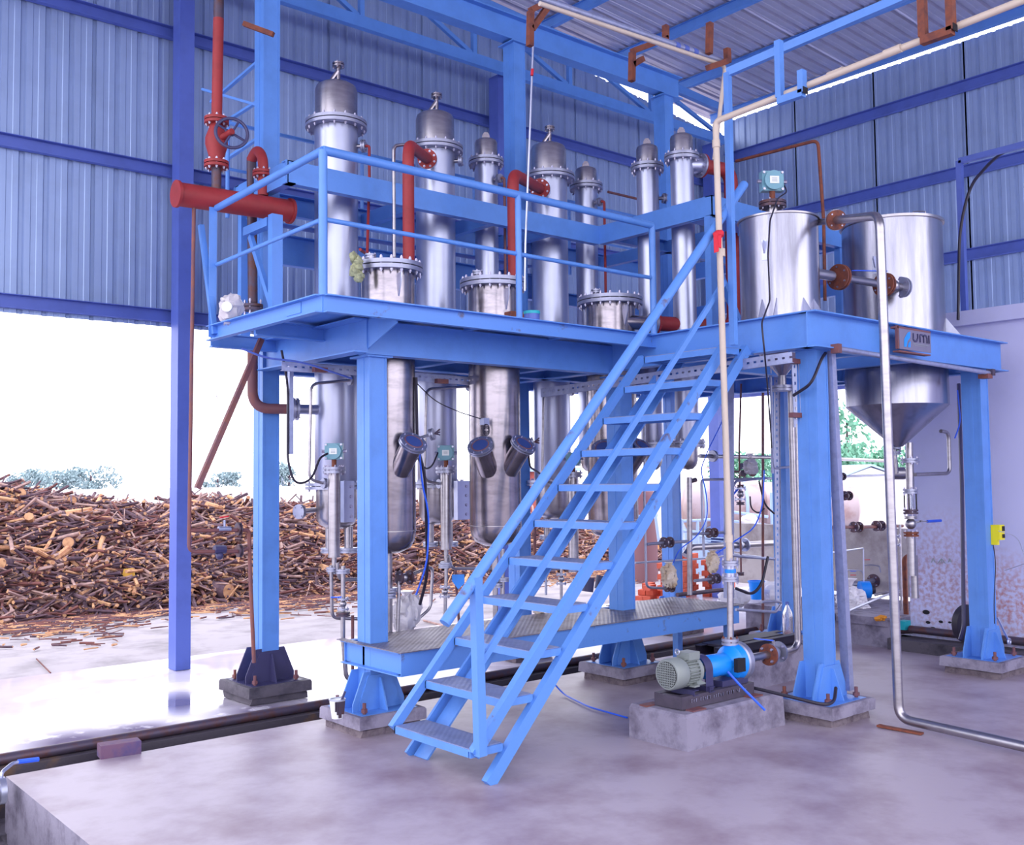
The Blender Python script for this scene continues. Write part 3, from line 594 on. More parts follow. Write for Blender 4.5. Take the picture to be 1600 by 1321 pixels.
# receivers (short wide vessels bolted at deck level)
G3 = 'receiver vessels hanging through the deck'
def receiver(i, label, zf, noz):
    x, y, R = EV[i]; t = thing('receiver_vessel', label, 'vessel', (x, y, 1.1), G3)
    B().lathe([(.001, 1.09), (R*.4, 1.095), (R*.8, 1.13), (R*.95, 1.18), (R, 1.24), (R, zf-.03)], (x, y, 0), Z_, 36).out('shell', POLI, t)
    B().ring((x, y, 1.25), Z_, R*.98, R+.003, .006, 36).out('weld_seam', STEEL, t)
    fr_ = R*1.31
    B().flange((x, y, zf), Z_, fr_, .028, .008, 36).out('flange_pair', CAST, t); B().bolts((x, y, zf), Z_, fr_*.92, 20, .0105, .115).out('bolts', BOLT, t, kind='stuff')
    p = V(x, y, zf+.03)-RX*.12+TC*.02; nozzle(t, p, Z_, .02, .06, .04, 'top_nozzle')
    b = B(); q = V(x, y, zf+.03)+RX*.03; b.tube([q, q+Z_*.025, q+RX*.1+Z_*.025, q+RX*.1], .004, 6, .01); b.out('lifting_handle', STEEL, t)
    p, d = at_v((x, y, R), 60, zf-.22); b = B(); s_ = d.cross(Z_)*.004
    a = [p, p+Z_*.16, p+d*.055+Z_*.16, p+d*.055+Z_*.11, p+d*.01]; b.add([k-s_ for k in a]+[k+s_ for k in a], [[4, 3, 2, 1, 0], [5, 6, 7, 8, 9]]+[[k, (k+1) % 5, 5+(k+1) % 5, 5+k] for k in range(5)]); b.out('support_lug', SATIN, t)
    for a_, e_, z, l in noz:     # inclined sight glass nozzles
        a = math.radians(a_); h = RX*math.cos(a)+TC*math.sin(a); d = (h*math.cos(math.radians(e_))+Z_*math.sin(math.radians(e_))).normalized(); p = V(x, y, z)+h*(R*.75)
        B().tube([p, p+d*l], .076, 22).out('sight_nozzle', POLI, t)
        o = B().flange(p+d*(l+.008), d, .098, .013, .005, 24).out('sight_flange', SATIN, t); B().disc(p+d*(l+.022), d, .06, .008, 20).out('sight_window', GLASS, o)
        B().torus(p+d*(l+.022), d, .062, .006, 20, 6).out('gasket', BRN, o); B().bolts(p+d*(l+.01), d, .084, 8, .005, .045).out('bolts', BOLT, t, kind='stuff')
    B().tube([(x-.01, y, 1.10), (x-.01, y, .82)], .026, 12).out('outlet_pipe', STEEL, t); B().flange((x-.01, y, .80), Z_, .058, .014, .006, 16).out('outlet_flange', CAST, t)
    B().tube([(x-.01, y, .79), (x-.01, y, .56)], .02, 12).out('outlet_pipe', STEEL, t)
    return t
e1 = receiver(0, 'polished receiver vessel beside the near column, yellowish wool by its flange', 3.09, [(51, 48, 1.665, .24)])
e2 = receiver(1, 'middle polished receiver vessel with two upturned sight glasses', 3.09, [(108, 46, 1.66, .24), (47, 48, 1.665, .24)])
e3 = receiver(2, 'receiver vessel behind the staircase head, widest bolted lid', 3.09, [(47, 48, 1.665, .24), (108, 46, 1.66, .24)])
# wool scrap
w = B(); p = A(557, 420, Y=5.9)
for i in range(9): w.ball(p+V(random.uniform(-.02, .02), random.uniform(-.02, .02), -.06+i*.018), .035, 9, 6, jit=.25)
w.out('insulation_scrap', WOOL, None, 'tuft of yellowish insulation wool stuck at the left receiver flange', 'insulation')
# big red pipes
def redpipe(label, pts, r, fl, bend=.13):
    t = thing('red_oxide_pipe', label, 'pipe', pts[0], 'red oxide vapour pipes'); B().tube(pts, r, 18, bend, bn=8).out('pipe_run', RED, t)
    for p, d, R in fl:
        d = V(d).normalized(); p = V(p); B().disc(p-d*.012, d, R, .016, 24).out('flange', RED, t); B().disc(p+d*.008, d, R, .016, 24).out('mating_flange', CAST, t); B().bolts(p, d, R*.8, 8, .010, .06).out('bolts', BOLT, t, kind='stuff')
p0, p1 = V(4.06, 5.93, 3.13), V(4.06, 5.93, 4.0); f_ = V(4.67, 6.55, 4.17); d = (f_-p1).normalized(); redpipe('red oxide pipe from the left receiver up and over to the middle large condenser', [p0, p1, f_], .042, [(f_, d, .078)])
B().tube([f_, V(4.93, 6.81, 4.24)], .044, 14).out('red_branch_nozzle', SATIN, c2)
p0, p1 = V(5.04, 5.93, 3.13), V(5.04, 5.93, 3.97); f_ = V(5.90, 6.57, 4.15); d = (f_-p1).normalized(); redpipe('red oxide pipe from the middle receiver up and over to the third large condenser', [p0, p1, f_], .046, [(f_, d, .088)])
B().tube([f_, V(6.2, 6.8, 4.21)], .046, 14).out('red_branch_nozzle', SATIN, c3)
a = V(6.88, 5.57, 4.30); b = V(7.2, 5.5, 4.30); c = V(7.2, 5.5, 2.90); e = V(6.42, 5.735, 2.90)
redpipe('thick red oxide pipe looping from the right slim condenser down to deck level', [a, b, c, e], .062, [(a, -(b-a), .105), (e, e-c, .1)], .12)
B().tube([a, V(6.71, 5.62, 4.28)], .07, 16).out('branch_nozzle', SATIN, s4); B().tube([e, V(6.17, 5.85, 2.90)], .06, 16).out('branch_nozzle', POLI, e3)
# rusty vent line on the right wall side
pipe('rusty_vent_line', 'thin rust brown pipe running along the right wall and turning down', [A(1150, 252, Y=5.6), A(1278, 219, Y=4.75), A(1287, 345, Y=4.75), A(1289, 470, Y=4.75)], .014, RUST, .06)
# header with valve, elbows
HD = thing('red_header_pipe', 'fat red horizontal header pipe with capped ends above the left railing', 'pipe', (3.1, 6.72, 3.5))
h0, h1 = A(276, 303, Y=6.72), A(453, 330, Y=6.72); dh = (h1-h0).normalized()
B().tube([h0, h1], .082, 24).out('header_barrel', RED, HD)
for p in (h0, h1): B().disc(p, dh, .094, .02, 24).out('end_cap', RED, HD)
v0 = A(338, 297, Y=6.72); X0 = v0.x; yv = 6.72
B().tube([(X0, yv, h0.z+.05), (X0, yv, A(338, 262, Y=yv).z)], .034, 14).out('riser', DKST, HD)
zf1, zf2 = A(341, 258, Y=yv).z, A(341, 190, Y=yv).z
VA = thing('gate_valve', 'red cast gate valve with a dark blue handwheel above the red header', 'valve', (X0, yv, zf1))
for z in (zf1, zf2):
    B().flange((X0, yv, z), Z_, .085, .02, .006, 20).out('valve_flange', RED, VA); B().bolts((X0, yv, z), Z_, .068, 8, .009, .08).out('bolts', BOLT, VA, kind='stuff')
h = zf2-zf1; B().lathe([(.05, zf1+.02), (.055, zf1+h*.2), (.078, zf1+h*.45), (.078, zf1+h*.6), (.05, zf1+h*.85), (.045, zf2-.02)], (X0, yv, 0), Z_, 18).out('valve_body', RED, VA)
wc = A(362, 208, Y=yv-.16); wd = (V(0, -.55, .1)+TC*.5).normalized(); bc = V(X0, yv, zf1+h*.55)
B().tube([bc, wc+wd*.03], .022, 10).out('valve_stem', RED, VA)
hw = B().torus(wc, wd, .108, .012, 32, 8); a_, b_, _ = frame(wd)
for k in range(4):
    t_ = k*PI/2+.5; hw.tube([wc, wc+(a_*math.cos(t_)+b_*math.sin(t_))*.105], .009, 6)
hw.lathe([(.02, -.015), (.02, .015)], wc, wd, 10); hw.out('handwheel', NAVY, VA)
zt = A(343, 30, Y=yv).z; up_ = thing('steam_riser_pipe', 'vertical pipe above the gate valve, red below and bare above', 'pipe', (X0, yv, zf2))
B().tube([(X0, yv, zf2+.02), (X0+.01, yv, zt)], .037, 14).out('painted_length', RED, up_); B().tube([(X0+.01, yv, zt), (X0+.02, yv, zt+1.5)], .036, 14).out('bare_length', DKST, up_)
# inverted U with flange behind the header
p = A(411, 306, Y=6.74); q1 = A(411, 246, Y=6.74); q2 = A(393, 246, Y=6.95); q3 = A(395, 474, Y=6.95)
UB = thing('header_branch_pipe', 'red inverted U pipe leaving the header and dropping dark to the deck', 'pipe', p)
B().tube([p, q1, q1*.5+q2*.5+Z_*.06, q2-Z_*.02], .038, 16, .07, bn=6).out('red_bend', RED, UB); B().flange(A(411, 272, Y=6.74), Z_, .075, .018, .005, 18).out('bend_flange', RED, UB); B().bolts(A(411, 272, Y=6.74), Z_, .06, 8, .008, .08).out('bolts', BOLT, UB, kind='stuff')
B().tube([q2-Z_*.02, q3], .036, 14).out('dark_drop_pipe', DKST, UB); B().flange(A(395, 481, Y=6.95), Z_, .075, .02, .008, 18).out('deck_flange', DKST, UB); B().bolts(A(395, 481, Y=6.95), Z_, .06, 4, .009, .12).out('bolts', BOLT, UB, kind='stuff')
r0 = V(q3.x, 6.95, 2.64); r1 = V(q3.x, 6.95, 2.14); r2 = V(3.66, 6.86, 2.14)
LE = thing('lower_elbow_pipe', 'bent brown steel pipe below the left deck corner leading to a bolted flange', 'pipe', r0)
B().tube([r0, r1, r2], .038, 16, .13, bn=8).out('bent_pipe', BRN, LE); B().flange(r2, r2-r1, .085, .018, .012, 20).out('flange_pair', CAST, LE); B().bolts(r2, r2-r1, .068, 8, .008, .07).out('bolts', BOLT, LE, kind='stuff')
B().tube([r2, V(3.86, 6.84, 2.14)], .038, 14).out('inlet_nozzle', SATIN, c1)
# plastic wrapped gauge on the deck corner and hanging plastic strip
def blob(name, m_, pts, label, cat, jit=.16, group=None):
    b = B()
    for p, r, sq in pts: b.ball(p, r, 14, 9, sq=sq, jit=jit)
    return b.out(name, m_, None, label, cat, group)
p = A(362, 484, Y=6.45); t = thing('wrapped_gauge', 'round white dial gauge wrapped in thin plastic at the deck corner', 'gauge', (p.x, p.y, 2.68))
q = B()
for k in range(5): q.ball(p+V(random.uniform(-.03, .03), random.uniform(-.02, .02), random.uniform(-.05, .07)), .075, 14, 9, jit=.2)
q.out('plastic_wrap', BAG, t); B().disc(p+TC*.11, TC, .034, .02, 20).out('dial', PLATE, t)
st = B(); p = A(330, 545, Y=6.4)
for k in range(7):
    a = p+V(.01*k, 0, -.03*random.random()); st.tube([a, a+V(-.03+.02*k, .02, -.12), a+V(.0+.015*k, 0, -.22-.01*k), a+V(.05, 0, -.34)], .0025, 5)
st.out('plastic_strip', BAG, None, 'torn translucent plastic strip hanging under the left deck corner', 'plastic')
# brown drain line with two valves at far left
p0 = A(303, 330, Y=6.72); X1 = p0.x; zA, zB_ = A(303, 829, Y=6.72).z, A(303, 862, Y=6.72).z
DL = thing('brown_drain_line', 'thin brown pipe dropping from the header to two small valves by the wood pile', 'pipe', (X1, 6.72, 1.0))
B().tube([(X1, 6.72, h0.z-.05), (X1-.02, 6.72, zB_), A(375, 862, Y=6.72)], .0135, 10, .05).out('pipe_run', BRN, DL)
e_ = A(376, 829, Y=6.72); e2_ = A(389, 850, Y=6.72); e3_ = A(391, 900, Y=6.72); e4_ = A(397, 1036, Y=6.72)
B().tube([(X1-.02, 6.72, zA), e_, V(e2_.x, 6.72, e_.z), e3_, e4_], .014, 10, .06).out('branch_run', BRN, DL)
B().tube([A(375, 862, Y=6.72), V(e2_.x, 6.72, zB_)], .012, 8).out('branch_run', BRN, DL)
for pp in (A(373, 827, Y=6.72), A(374, 861, Y=6.72)): B().flange(pp, X_, .045, .009, .008, 16).out('union_flange', DKST, DL)
b = B().tube([A(341, 827, Y=6.72), A(360, 827, Y=6.72)], .019, 10); b.tube([A(351, 827, Y=6.72), A(351, 813, Y=6.72)], .008, 8); o = b.out('valve_body', GALV, DL)
B().bar(A(344, 809, Y=6.71), A(357, 807, Y=6.71), .018, .008).out('lever', CLOTHR, DL)
b = B(); c = A(343, 862, Y=6.72); b.tube([A(335, 859, Y=6.72), A(352, 859, Y=6.72)], .03, 8); b.ball(c-Z_*.03, .028, 10, 6); b.out('strainer_body', BCAB if 0 else NAVY, DL)
B().angle(A(407, 528, Y=6.5), A(306, 762, Y=6.5), .035, up=Y_).out('diagonal_strut', BRN, None, 'rusty brown angle strut slanting below the left deck corner', 'strut')
B().bar(A(381, 37, Y=6.9), A(427, 54, Y=6.7), .03, .035).out('rusty_stub', RUST, None, 'short rusty flat stub sticking out of the far left column near the roof', 'bracket')
# ---- tanks on the right deck
def bolts_ring(t, c, d, r, n, br=.01, l=.06): B().bolts(c, d, r, n, br, l).out('bolts', BOLT, t, kind='stuff')
x, y, R = K1; T1 = thing('small_cone_tank', 'upright stainless cone bottom tank with a level transmitter on its lid', 'tank', (x, y, 2.1))
zc1, zt1 = 2.64, 3.49
B().lathe([(.03, 2.34), (R*.5, 2.48), (R, zc1), (R, zt1)], (x, y, 0), Z_, 48).out('shell', TANKM, T1); B().ring((x, y, zt1), Z_, R-.02, R+.012, .012, 48).out('top_rim', STEEL, T1)
B().tube([(x, y, 2.36), (x, y, 2.26)], .03, 12).out('outlet_neck', STEEL, T1); B().flange((x, y, 2.245), Z_, .075, .018, .006, 20).out('outlet_flange', CAST, T1)
B().disc((x, y, zt1), Z_, R-.01, .01, 48).out('lid', STEEL, T1)
def tri_lug(t, v, ang, z, s=.12):
    p, d = at_v(v, ang, z); b = B(); q_ = d.cross(Z_).normalized()*.005
    a = [p+d*.0, p+d*.0+Z_*s, p+d*s*.45+Z_*s, p+d*s*.45+Z_*s*.8]; b.add([k-q_ for k in a]+[k+q_ for k in a], [[3, 2, 1, 0], [4, 5, 6, 7]]+[[k, (k+1) % 4, 4+(k+1) % 4, 4+k] for k in range(4)]); a = [p-q_*4-Z_*.02, p+q_*4-Z_*.02, p+q_*4+Z_*s*1.05, p-q_*4+Z_*s*1.05]
    b.add([k+d*.016 for k in a]+[k for k in a], [[0, 1, 2, 3], [4, 7, 6, 5], [0, 4, 5, 1], [1, 5, 6, 2], [2, 6, 7, 3], [3, 7, 4, 0]]); b.out('lifting_lug', SATIN, t)
tri_lug(T1, K1, 125, 3.17); 
for ang in (60, 120, 240, 300):
    p, d = at_v(K1, ang, 2.68); B().box(p.x-.05+d.x*.06, p.x+.05+d.x*.06, p.y-.05+d.y*.06, p.y+.05+d.y*.06, 2.68, 2.70).out('foot_plate', BLUE, T1); b = B(); s_ = d.cross(Z_)*.05
    for k in (-1, 1): b.add([p+s_*k, p+s_*k+Z_*.2, p+s_*k+d*.13+Z_*.01, p+s_*k*1.1, p+s_*k*1.1+Z_*.2, p+s_*k*1.1+d*.13+Z_*.01], [[0, 1, 2], [5, 4, 3], [0, 3, 4, 1], [1, 4, 5, 2], [2, 5, 3, 0]])
    b.out('foot_gusset', SATIN, T1)
# transmitter builder
def transmitter(p, fd, label, s=1.0, cable=None, group='teal level transmitters'):
    p = V(p); fd = V(fd).normalized(); sd = fd.cross(Z_).normalized(); t = thing('level_transmitter', label, 'instrument', p, group)
    c = p+Z_*.12*s
    B().disc(c, fd, .058*s, .085*s, 24).out('housing', TEAL, t)
    b = B().prism([(-.066*s, -.06*s), (.066*s, -.06*s), (.066*s, .06*s), (-.066*s, .06*s)], c-fd*.035*s, c+fd*.02*s, Z_); b.out('housing_base', TEAL, t)
    o = B().prism([(-.028*s, -.022*s), (.028*s, -.022*s), (.028*s, .022*s), (-.028*s, .022*s)], c+fd*.043*s, c+fd*.046*s, Z_).out('label_plate', PLATE, t)
    b = B()
    for k in range(3): b.prism([(-.016*s, -.0015*s), (.016*s, -.0015*s), (.016*s, .0015*s), (-.016*s, .0015*s)], c+fd*.046*s+Z_*(k-1)*.009*s, c+fd*.047*s+Z_*(k-1)*.009*s, Z_)
    b.out('print_lines', INKG, t)
    B().tube([p, p+Z_*.075*s], .018*s, 10).out('neck', RUST, t); b = B()
    for k in (-1, 1): b.tube([c+sd*.06*s*k, c+sd*.09*s*k], .012*s, 8)
    b.out('cable_gland', BOLT, t)
    b = B()
    for i in (-1, 1):
        for j in (-1, 1): b.disc(c+sd*.056*s*i+Z_*.05*s*j+fd*.022*s, fd, .008*s, .012*s, 8)
    b.out('cover_screws', BOLT, t, kind='stuff')
    return t
pt_ = A(1207, 318, Y=4.45); q = V(pt_.x, 4.45, zt1)
B().tube([q, q+Z_*.12], .04, 14).out('lid_nozzle', STEEL, T1); B().flange(q+Z_*.13, Z_, .1, .02, .006, 20, m_=None).out('lid_flange', DKST, T1); B().bolts(q+Z_*.13, Z_, .082, 8, .009, .07).out('bolts', BOLT, T1, kind='stuff')
transmitter(q+Z_*.155, TC+RX*.1, 'teal level transmitter with white label plate on top of the small tank', 1.25)
pts = [A(1215, 310, Y=4.3), A(1203, 345, Y=4.05), A(1200, 400, Y=4.02), A(1203, 470, Y=3.98), A(1190, 505, Y=3.72), A(1194, 545, Y=3.70), A(1199, 600, Y=3.9), A(1206, 700, Y=4.6)]
B().tube([A(1225, 289, Y=4.4)]+[A(1230, 300, Y=4.35)]+pts, .0055, 6, .05).out('cable', BLACK, None, 'thin black cable hanging down the small tank from its transmitter', 'cable')
x, y, R = K2; T2 = thing('large_cone_tank', 'large upright stainless cone bottom tank at the right behind the bent steel pipe', 'tank', (x, y, 1.8))
zt2 = 3.69
B().lathe([(.035, 1.83), (R*1.02, 2.17), (R*1.02, 2.45), (R, 2.5), (R, zt2)], (x, y, 0), Z_, 56).out('shell', TANKM, T2); B().ring((x, y, zt2), Z_, R-.03, R+.016, .02, 56).out('top_rim', STEEL, T2)
B().disc((x, y, zt2), Z_, R-.01, .01, 56).out('lid', STEEL, T2); q = V(x, y, zt2)+RX*.12+TC*.3; B().tube([q-RX*.05, q-RX*.05+Z_*.05, q+RX*.05+Z_*.05, q+RX*.05], .005, 6, .01).out('lid_handle', STEEL, T2)
tri_lug(T2, K2, 130, 3.25); p, d = at_v(K2, 95, 2.5); 
p, d = at_v(K2, 25, 2.68); b = B(); s_ = d.cross(Z_)*.004; b.add([p-s_, p-s_+Z_*.2, p-s_+d*.02+Z_*.2, p-s_+d*.15+Z_*.02, p-s_+d*.15, p+s_, p+s_+Z_*.2, p+s_+d*.02+Z_*.2, p+s_+d*.15+Z_*.02, p+s_+d*.15], [[0, 1, 2, 3, 4], [9, 8, 7, 6, 5]]+[[k, (k+1) % 5, 5+(k+1) % 5, 5+k] for k in range(5)]); b.out('foot_gusset', CAST, T2)
B().tube([p+d*.01-RX*.1+TC*.02, p+d*.01-RX*.1+TC*.02+Z_*.17], .012, 8).out('weld_strip', SATIN, T2)
mk = B(); c = A(1434, 478, Y=y-R*.9)   # a small scratch mark on the tank
# connecting pipe between the two tanks
CP = thing('tank_link_pipe', 'stainless pipe with brown flanges and a ball valve linking the two tanks', 'pipe', (7, 4.2, 3.0))
p0, d0 = at_v(K1, 22, 3.06); p1 = V(p0)+X_*.0; a = A(1291, 430, Y=4.25); b_ = A(1418, 451, Y=4.15); dd = (b_-a).normalized()
B().tube([a-dd*.12, a+dd*.07], .038, 14).out('stub', STEEL, CP)
fA = a+(b_-a)*.15; fB = a+(b_-a)*.7; fC = a+(b_-a)*.92
B().tube([fA, fB], .03, 14).out('pipe_run', STEEL, CP); B().tube([fB, b_+dd*.02], .034, 14).out('pipe_run', STEEL, CP)
for p, r, m1 in ((fA, .098, RUST), (fB, .095, RUST), (fC, .085, CAST)): B().flange(p, dd, r, .016, .01, 24).out('flange', m1, CP); B().bolts(p, dd, r*.78, 6, .013, .06).out('bolts', BOLT, CP, kind='stuff')
B().ball((fB+fC)*.5, .052, 14, 9).out('valve_body', STEEL, CP); q = (fB+fC)*.5; B().tube([q, q+Z_*.09], .01, 8).out('valve_stem', STEEL, CP)
B().bar(A(1333, 423, Y=4.08), A(1385, 424, Y=4.08), .02, .006).out('lever_handle', BCAB, CP)
# stainless down pipe from the small tank to the floor
DP = thing('bent_steel_downpipe', 'long stainless pipe leaving the small tank, dropping to the floor and running right', 'pipe', (6.1, 3.4, 0))
a = A(1268, 349, Y=4.27); f0 = A(1306, 344, Y=4.0); c_ = A(1374, 337, Y=3.42); X3 = c_.x
dn = V(6.06, 3.42, .06); B().tube([a, f0], .024, 12).out('nozzle_stub', STEEL, DP)
B().tube([f0, V(c_.x, c_.y, c_.z), V(dn.x+.0, dn.y, dn.z), A(1640, 1176, Z=.05)], .030, 16, .09, bn=8).out('pipe_run', STEEL, DP)
dd = (c_-f0).normalized(); B().disc(f0+dd*.012, dd, .072, .018, 24).out('brown_flange', RUST, DP); B().disc(f0-dd*.008, dd, .075, .014, 24).out('pale_flange', SATIN, DP); B().bolts(f0, dd, .055, 4, .011, .055).out('bolts', BOLT, DP, kind='stuff')
B().bar(A(1372, 1134, Z=.01), A(1441, 1147, Z=.01), .04, .012).out('floor_strip', RUST, None, 'rusty flat strip lying under the bend of the floor pipe', 'strip')
# sign on the right beam
ss = thing('company_sign', 'brushed metal company sign with blue slash mark on the right deck beam', 'sign', A(1425, 548, Y=3.66))
yb = 3.67; a, b_, c_ = A(1404, 513, Y=yb), A(1453, 519, Y=yb), A(1404, 545, Y=yb)
Wd = b_.x-a.x; Hd = a.z-c_.z; x0, z0 = a.x, c_.z
B().box(x0, x0+Wd, yb-.004, yb, z0, z0+Hd).out('sign_plate', mat('dull_sign_metal', S(126, 122, 148), .5, metal=.3, noise=.1), ss)
b = B(); b.box(x0-.014, x0+.0, yb, yb+.02, z0-.0, z0+Hd+.02); b.box(x0-.02, x0+Wd+.01, yb, yb+.05, z0+Hd, z0+Hd+.015); b.box(x0, x0+Wd, yb, yb+.05, z0-.02, z0-.01); b.out('rusty_sign_frame', BRN, ss)
def P2(u, v): return V(x0+u*Wd, yb-.006, z0+v*Hd)
def stroke(mb, pts, w, m_=None):
    for i in range(len(pts)-1): mb.bar(P2(*pts[i]), P2(*pts[i+1]), .004, w*Hd, up=Z_, m_=m_)
b = B(); b.add([P2(.13, .13), P2(.20, .13), P2(.24, .42), P2(.33, .62), P2(.34, .92), P2(.25, .84), P2(.14, .50)], [[0, 1, 2, 6], [2, 3, 5, 6], [3, 4, 5]]); b.add([P2(.25, .13), P2(.33, .13), P2(.34, .45), P2(.27, .33)], [[0, 1, 2, 3]]); b.out('slash_mark', PBLUE, ss, smooth=False)
b = B()
stroke(b, [(.42, .86), (.42, .62), (.435, .52), (.47, .475), (.51, .475), (.545, .52), (.56, .62), (.56, .86)], .09)
stroke(b, [(.635, .45), (.635, .74), (.65, .82), (.68, .84), (.72, .84), (.745, .80), (.75, .74), (.75, .45)], .09); stroke(b, [(.75, .74), (.757, .80), (.785, .84), (.82, .84), (.85, .81), (.86, .74), (.86, .45)], .09)
stroke(b, [(.925, .45), (.925, .87)], .09); b.out('sign_lettering', NAVY, ss, smooth=False)
b = B()
for k in range(14): b.bar(P2(.42+k*.037, .345), P2(.42+k*.037+.026, .345), .002, .03*Hd, up=Z_)
for k in range(8): b.bar(P2(.42+k*.05, .26), P2(.42+k*.05+.03, .26), .002, .02*Hd, up=Z_)
b.out('small_print', INKG, ss, kind='stuff', smooth=False)
# conduit tube below the right beam
CT = thing('conduit_tube', 'pale blue conduit tube clamped under the right deck beam', 'conduit', (7, 3.72, 2.35)); a, b_ = A(1310, 545, Y=3.72), A(1545, 583, Y=3.72)
B().tube([a, b_], .017, 10).out('tube', GALV, CT); B().box(b_.x-.06, b_.x+.02, 3.70, 3.78, b_.z-.045, b_.z-.01).out('rusty_clip', BRN, CT); B().box(b_.x-.0, b_.x+.05, 3.69, 3.74, b_.z-.02, b_.z+.03).out('end_box', DKST, CT); B().box(a.x-.03, a.x+.01, 3.7, 3.76, a.z-.03, a.z+.03).out('rusty_clip', BRN, CT)
# ================================================================ PIPEWORK BELOW THE DECK
def wrapvalve(t, c, d, r, m1=CAST, lev=None, hd=None):
    """two bolted flanges with a round body between; lever optional"""
    c = V(c); d = V(d).normalized()
    for k in (-1, 1): B().disc(c+d*k*r*.85, d, r, r*.28, 16).out('valve_flange', m1, t); 
    b = B()
    for k in (-1, 1): b.bolts(c+d*k*r*.85, d, r*.76, 4, r*.12, r*.8)
    b.out('bolts', BOLT, t, kind='stuff'); B().ball(c, r*.62, 12, 8).out('valve_body', STEEL, t)
    if lev:
        h = V(hd); B().tube([c, c+Z_*r*1.15], r*.14, 8).out('valve_stem', STEEL, t); o = B().bar(c+Z_*r*1.15, c+Z_*r*1.2+h, .022, .008).out('lever_handle', lev, t)
def sprung(px, y0, y1, Y): return A(px, y0, Y=Y), A(px, y1, Y=Y)
# level gauge columns (three, in front of the large condensers)
G4 = 'level gauge columns'
def gauge(px, ytop, ybot, pxt, label, tl, Y, plate=None):
    a, b_ = A(px, ytop, Y=Y), A(px, ybot, Y=Y); t = thing('level_gauge_column', label, 'gauge', b_, G4)
    B().tube([a, b_], .043, 18).out('standpipe', STEEL, t); B().flange(a+Z_*.0, Z_, .082, .018, .01, 20).out('top_flange', CAST, t); B().bolts(a, Z_, .067, 8, .008, .075).out('bolts', BOLT, t, kind='stuff')
    B().disc(b_, Z_, .046, .01, 18).out('bottom_cap', STEEL, t); B().tube([b_, b_-Z_*.10], .018, 10).out('drain_stub', STEEL, t); B().flange(b_-Z_*.11, Z_, .045, .01, .006, 14).out('drain_flange', CAST, t)
    transmitter(a+Z_*.018, TC, tl, .98)
    if plate:
        x0, x1, y0, y1 = plate; p0 = A(x0, y0, Y=Y+.05); p1 = A(x1, y1, Y=Y+.05); w_ = (A(x1, y0, Y=Y+.05)-p0).length; c = A((x0+x1)/2, (y0+y1)/2, Y=Y+.05)
        h = abs(p0.z-p1.z); wv = A(x1, y0, Y=Y+.05)-p0; wv.z = 0; B().prism([(-w_*.38, -h/2), (w_*.38, -h/2), (w_*.38, h/2), (-w_*.38, h/2)], c, c+V(0, .05, 0), Z_).out('reflex_gauge_plate', SATIN, t)
        q = B()
        for k in range(4): q.disc(c+Z_*h*(.36-.24*k)+X_*w_*.15-Y_*.004, Y_, .012, .012, 10)
        q.out('plate_bolts', BOLT, t, kind='stuff')
gauge(522, 735, 870, 522, 'level gauge column at the far left in front of the tallest condenser', 'teal level transmitter on the left gauge column, cable looping left', 6.45, (535, 556, 752, 816))
gauge(697, 735, 858, 697, 'level gauge column between the left and middle receivers', 'teal level transmitter on the gauge column between two receivers', 6.45, (712, 738, 752, 812))
gauge(896, 742, 872, 896, 'level gauge column seen through the staircase', 'teal level transmitter seen between handrail and stringer of the stairs', 6.45, None)
# thin U balance tubes on the condensers
G5 = 'bent stainless balance tubes'
for i, (pts, l) in enumerate([([(553, 594), (486, 600), (483, 750), (512, 757)], 'bent stainless tube looping down left of the tallest condenser'), ([(738, 604), (666, 608), (663, 752), (692, 757)], 'bent stainless tube looping down the middle condenser below deck'), ([(896, 612), (849, 616), (847, 752), (880, 758)], 'bent stainless tube looping down the third condenser behind the handrail')]):
    t = thing('balance_tube', l, 'pipe', A(*pts[1], Y=6.5), G5); q = [A(*p, Y=6.5) for p in pts]; B().tube(q, .011, 10, .06).out('tube', STEEL, t)
    for k in (0, 3): B().flange(q[k]-(q[k]-q[k-1 if k else 1]).normalized()*.03, X_, .038, .009, .006, 14).out('union_flange', CAST, t)
# pipe clamp flanges on the right ends of sight glasses (small side arms)
for (px, py, i, l, r) in ((675, 679, e1, '', 5), (831, 692, e2, '', 5)):
    v = A(px-28, py+8, Y=5.9); w_ = A(px, py, Y=5.8); B().tube([v, w_], .011, 8).out('side_arm', CAST, i); B().flange(w_, w_-v, .042, .012, .006, 14).out('side_arm_flange', CAST, i)
    c = B()
    for k in range(3): c.tube([w_+(w_-v).normalized()*.02, w_+(w_-v).normalized()*.06+V(0, 0, .02*(k-1))], .006, 6)
    c.out('wing_nut', DKST, i)
# condenser lower left inlet flange
v = V(4.0, 6.83, 1.38); p = A(475, 802, Y=6.7); nozzle(c1, v-RX*.15, p-v, .02, .20, .055)
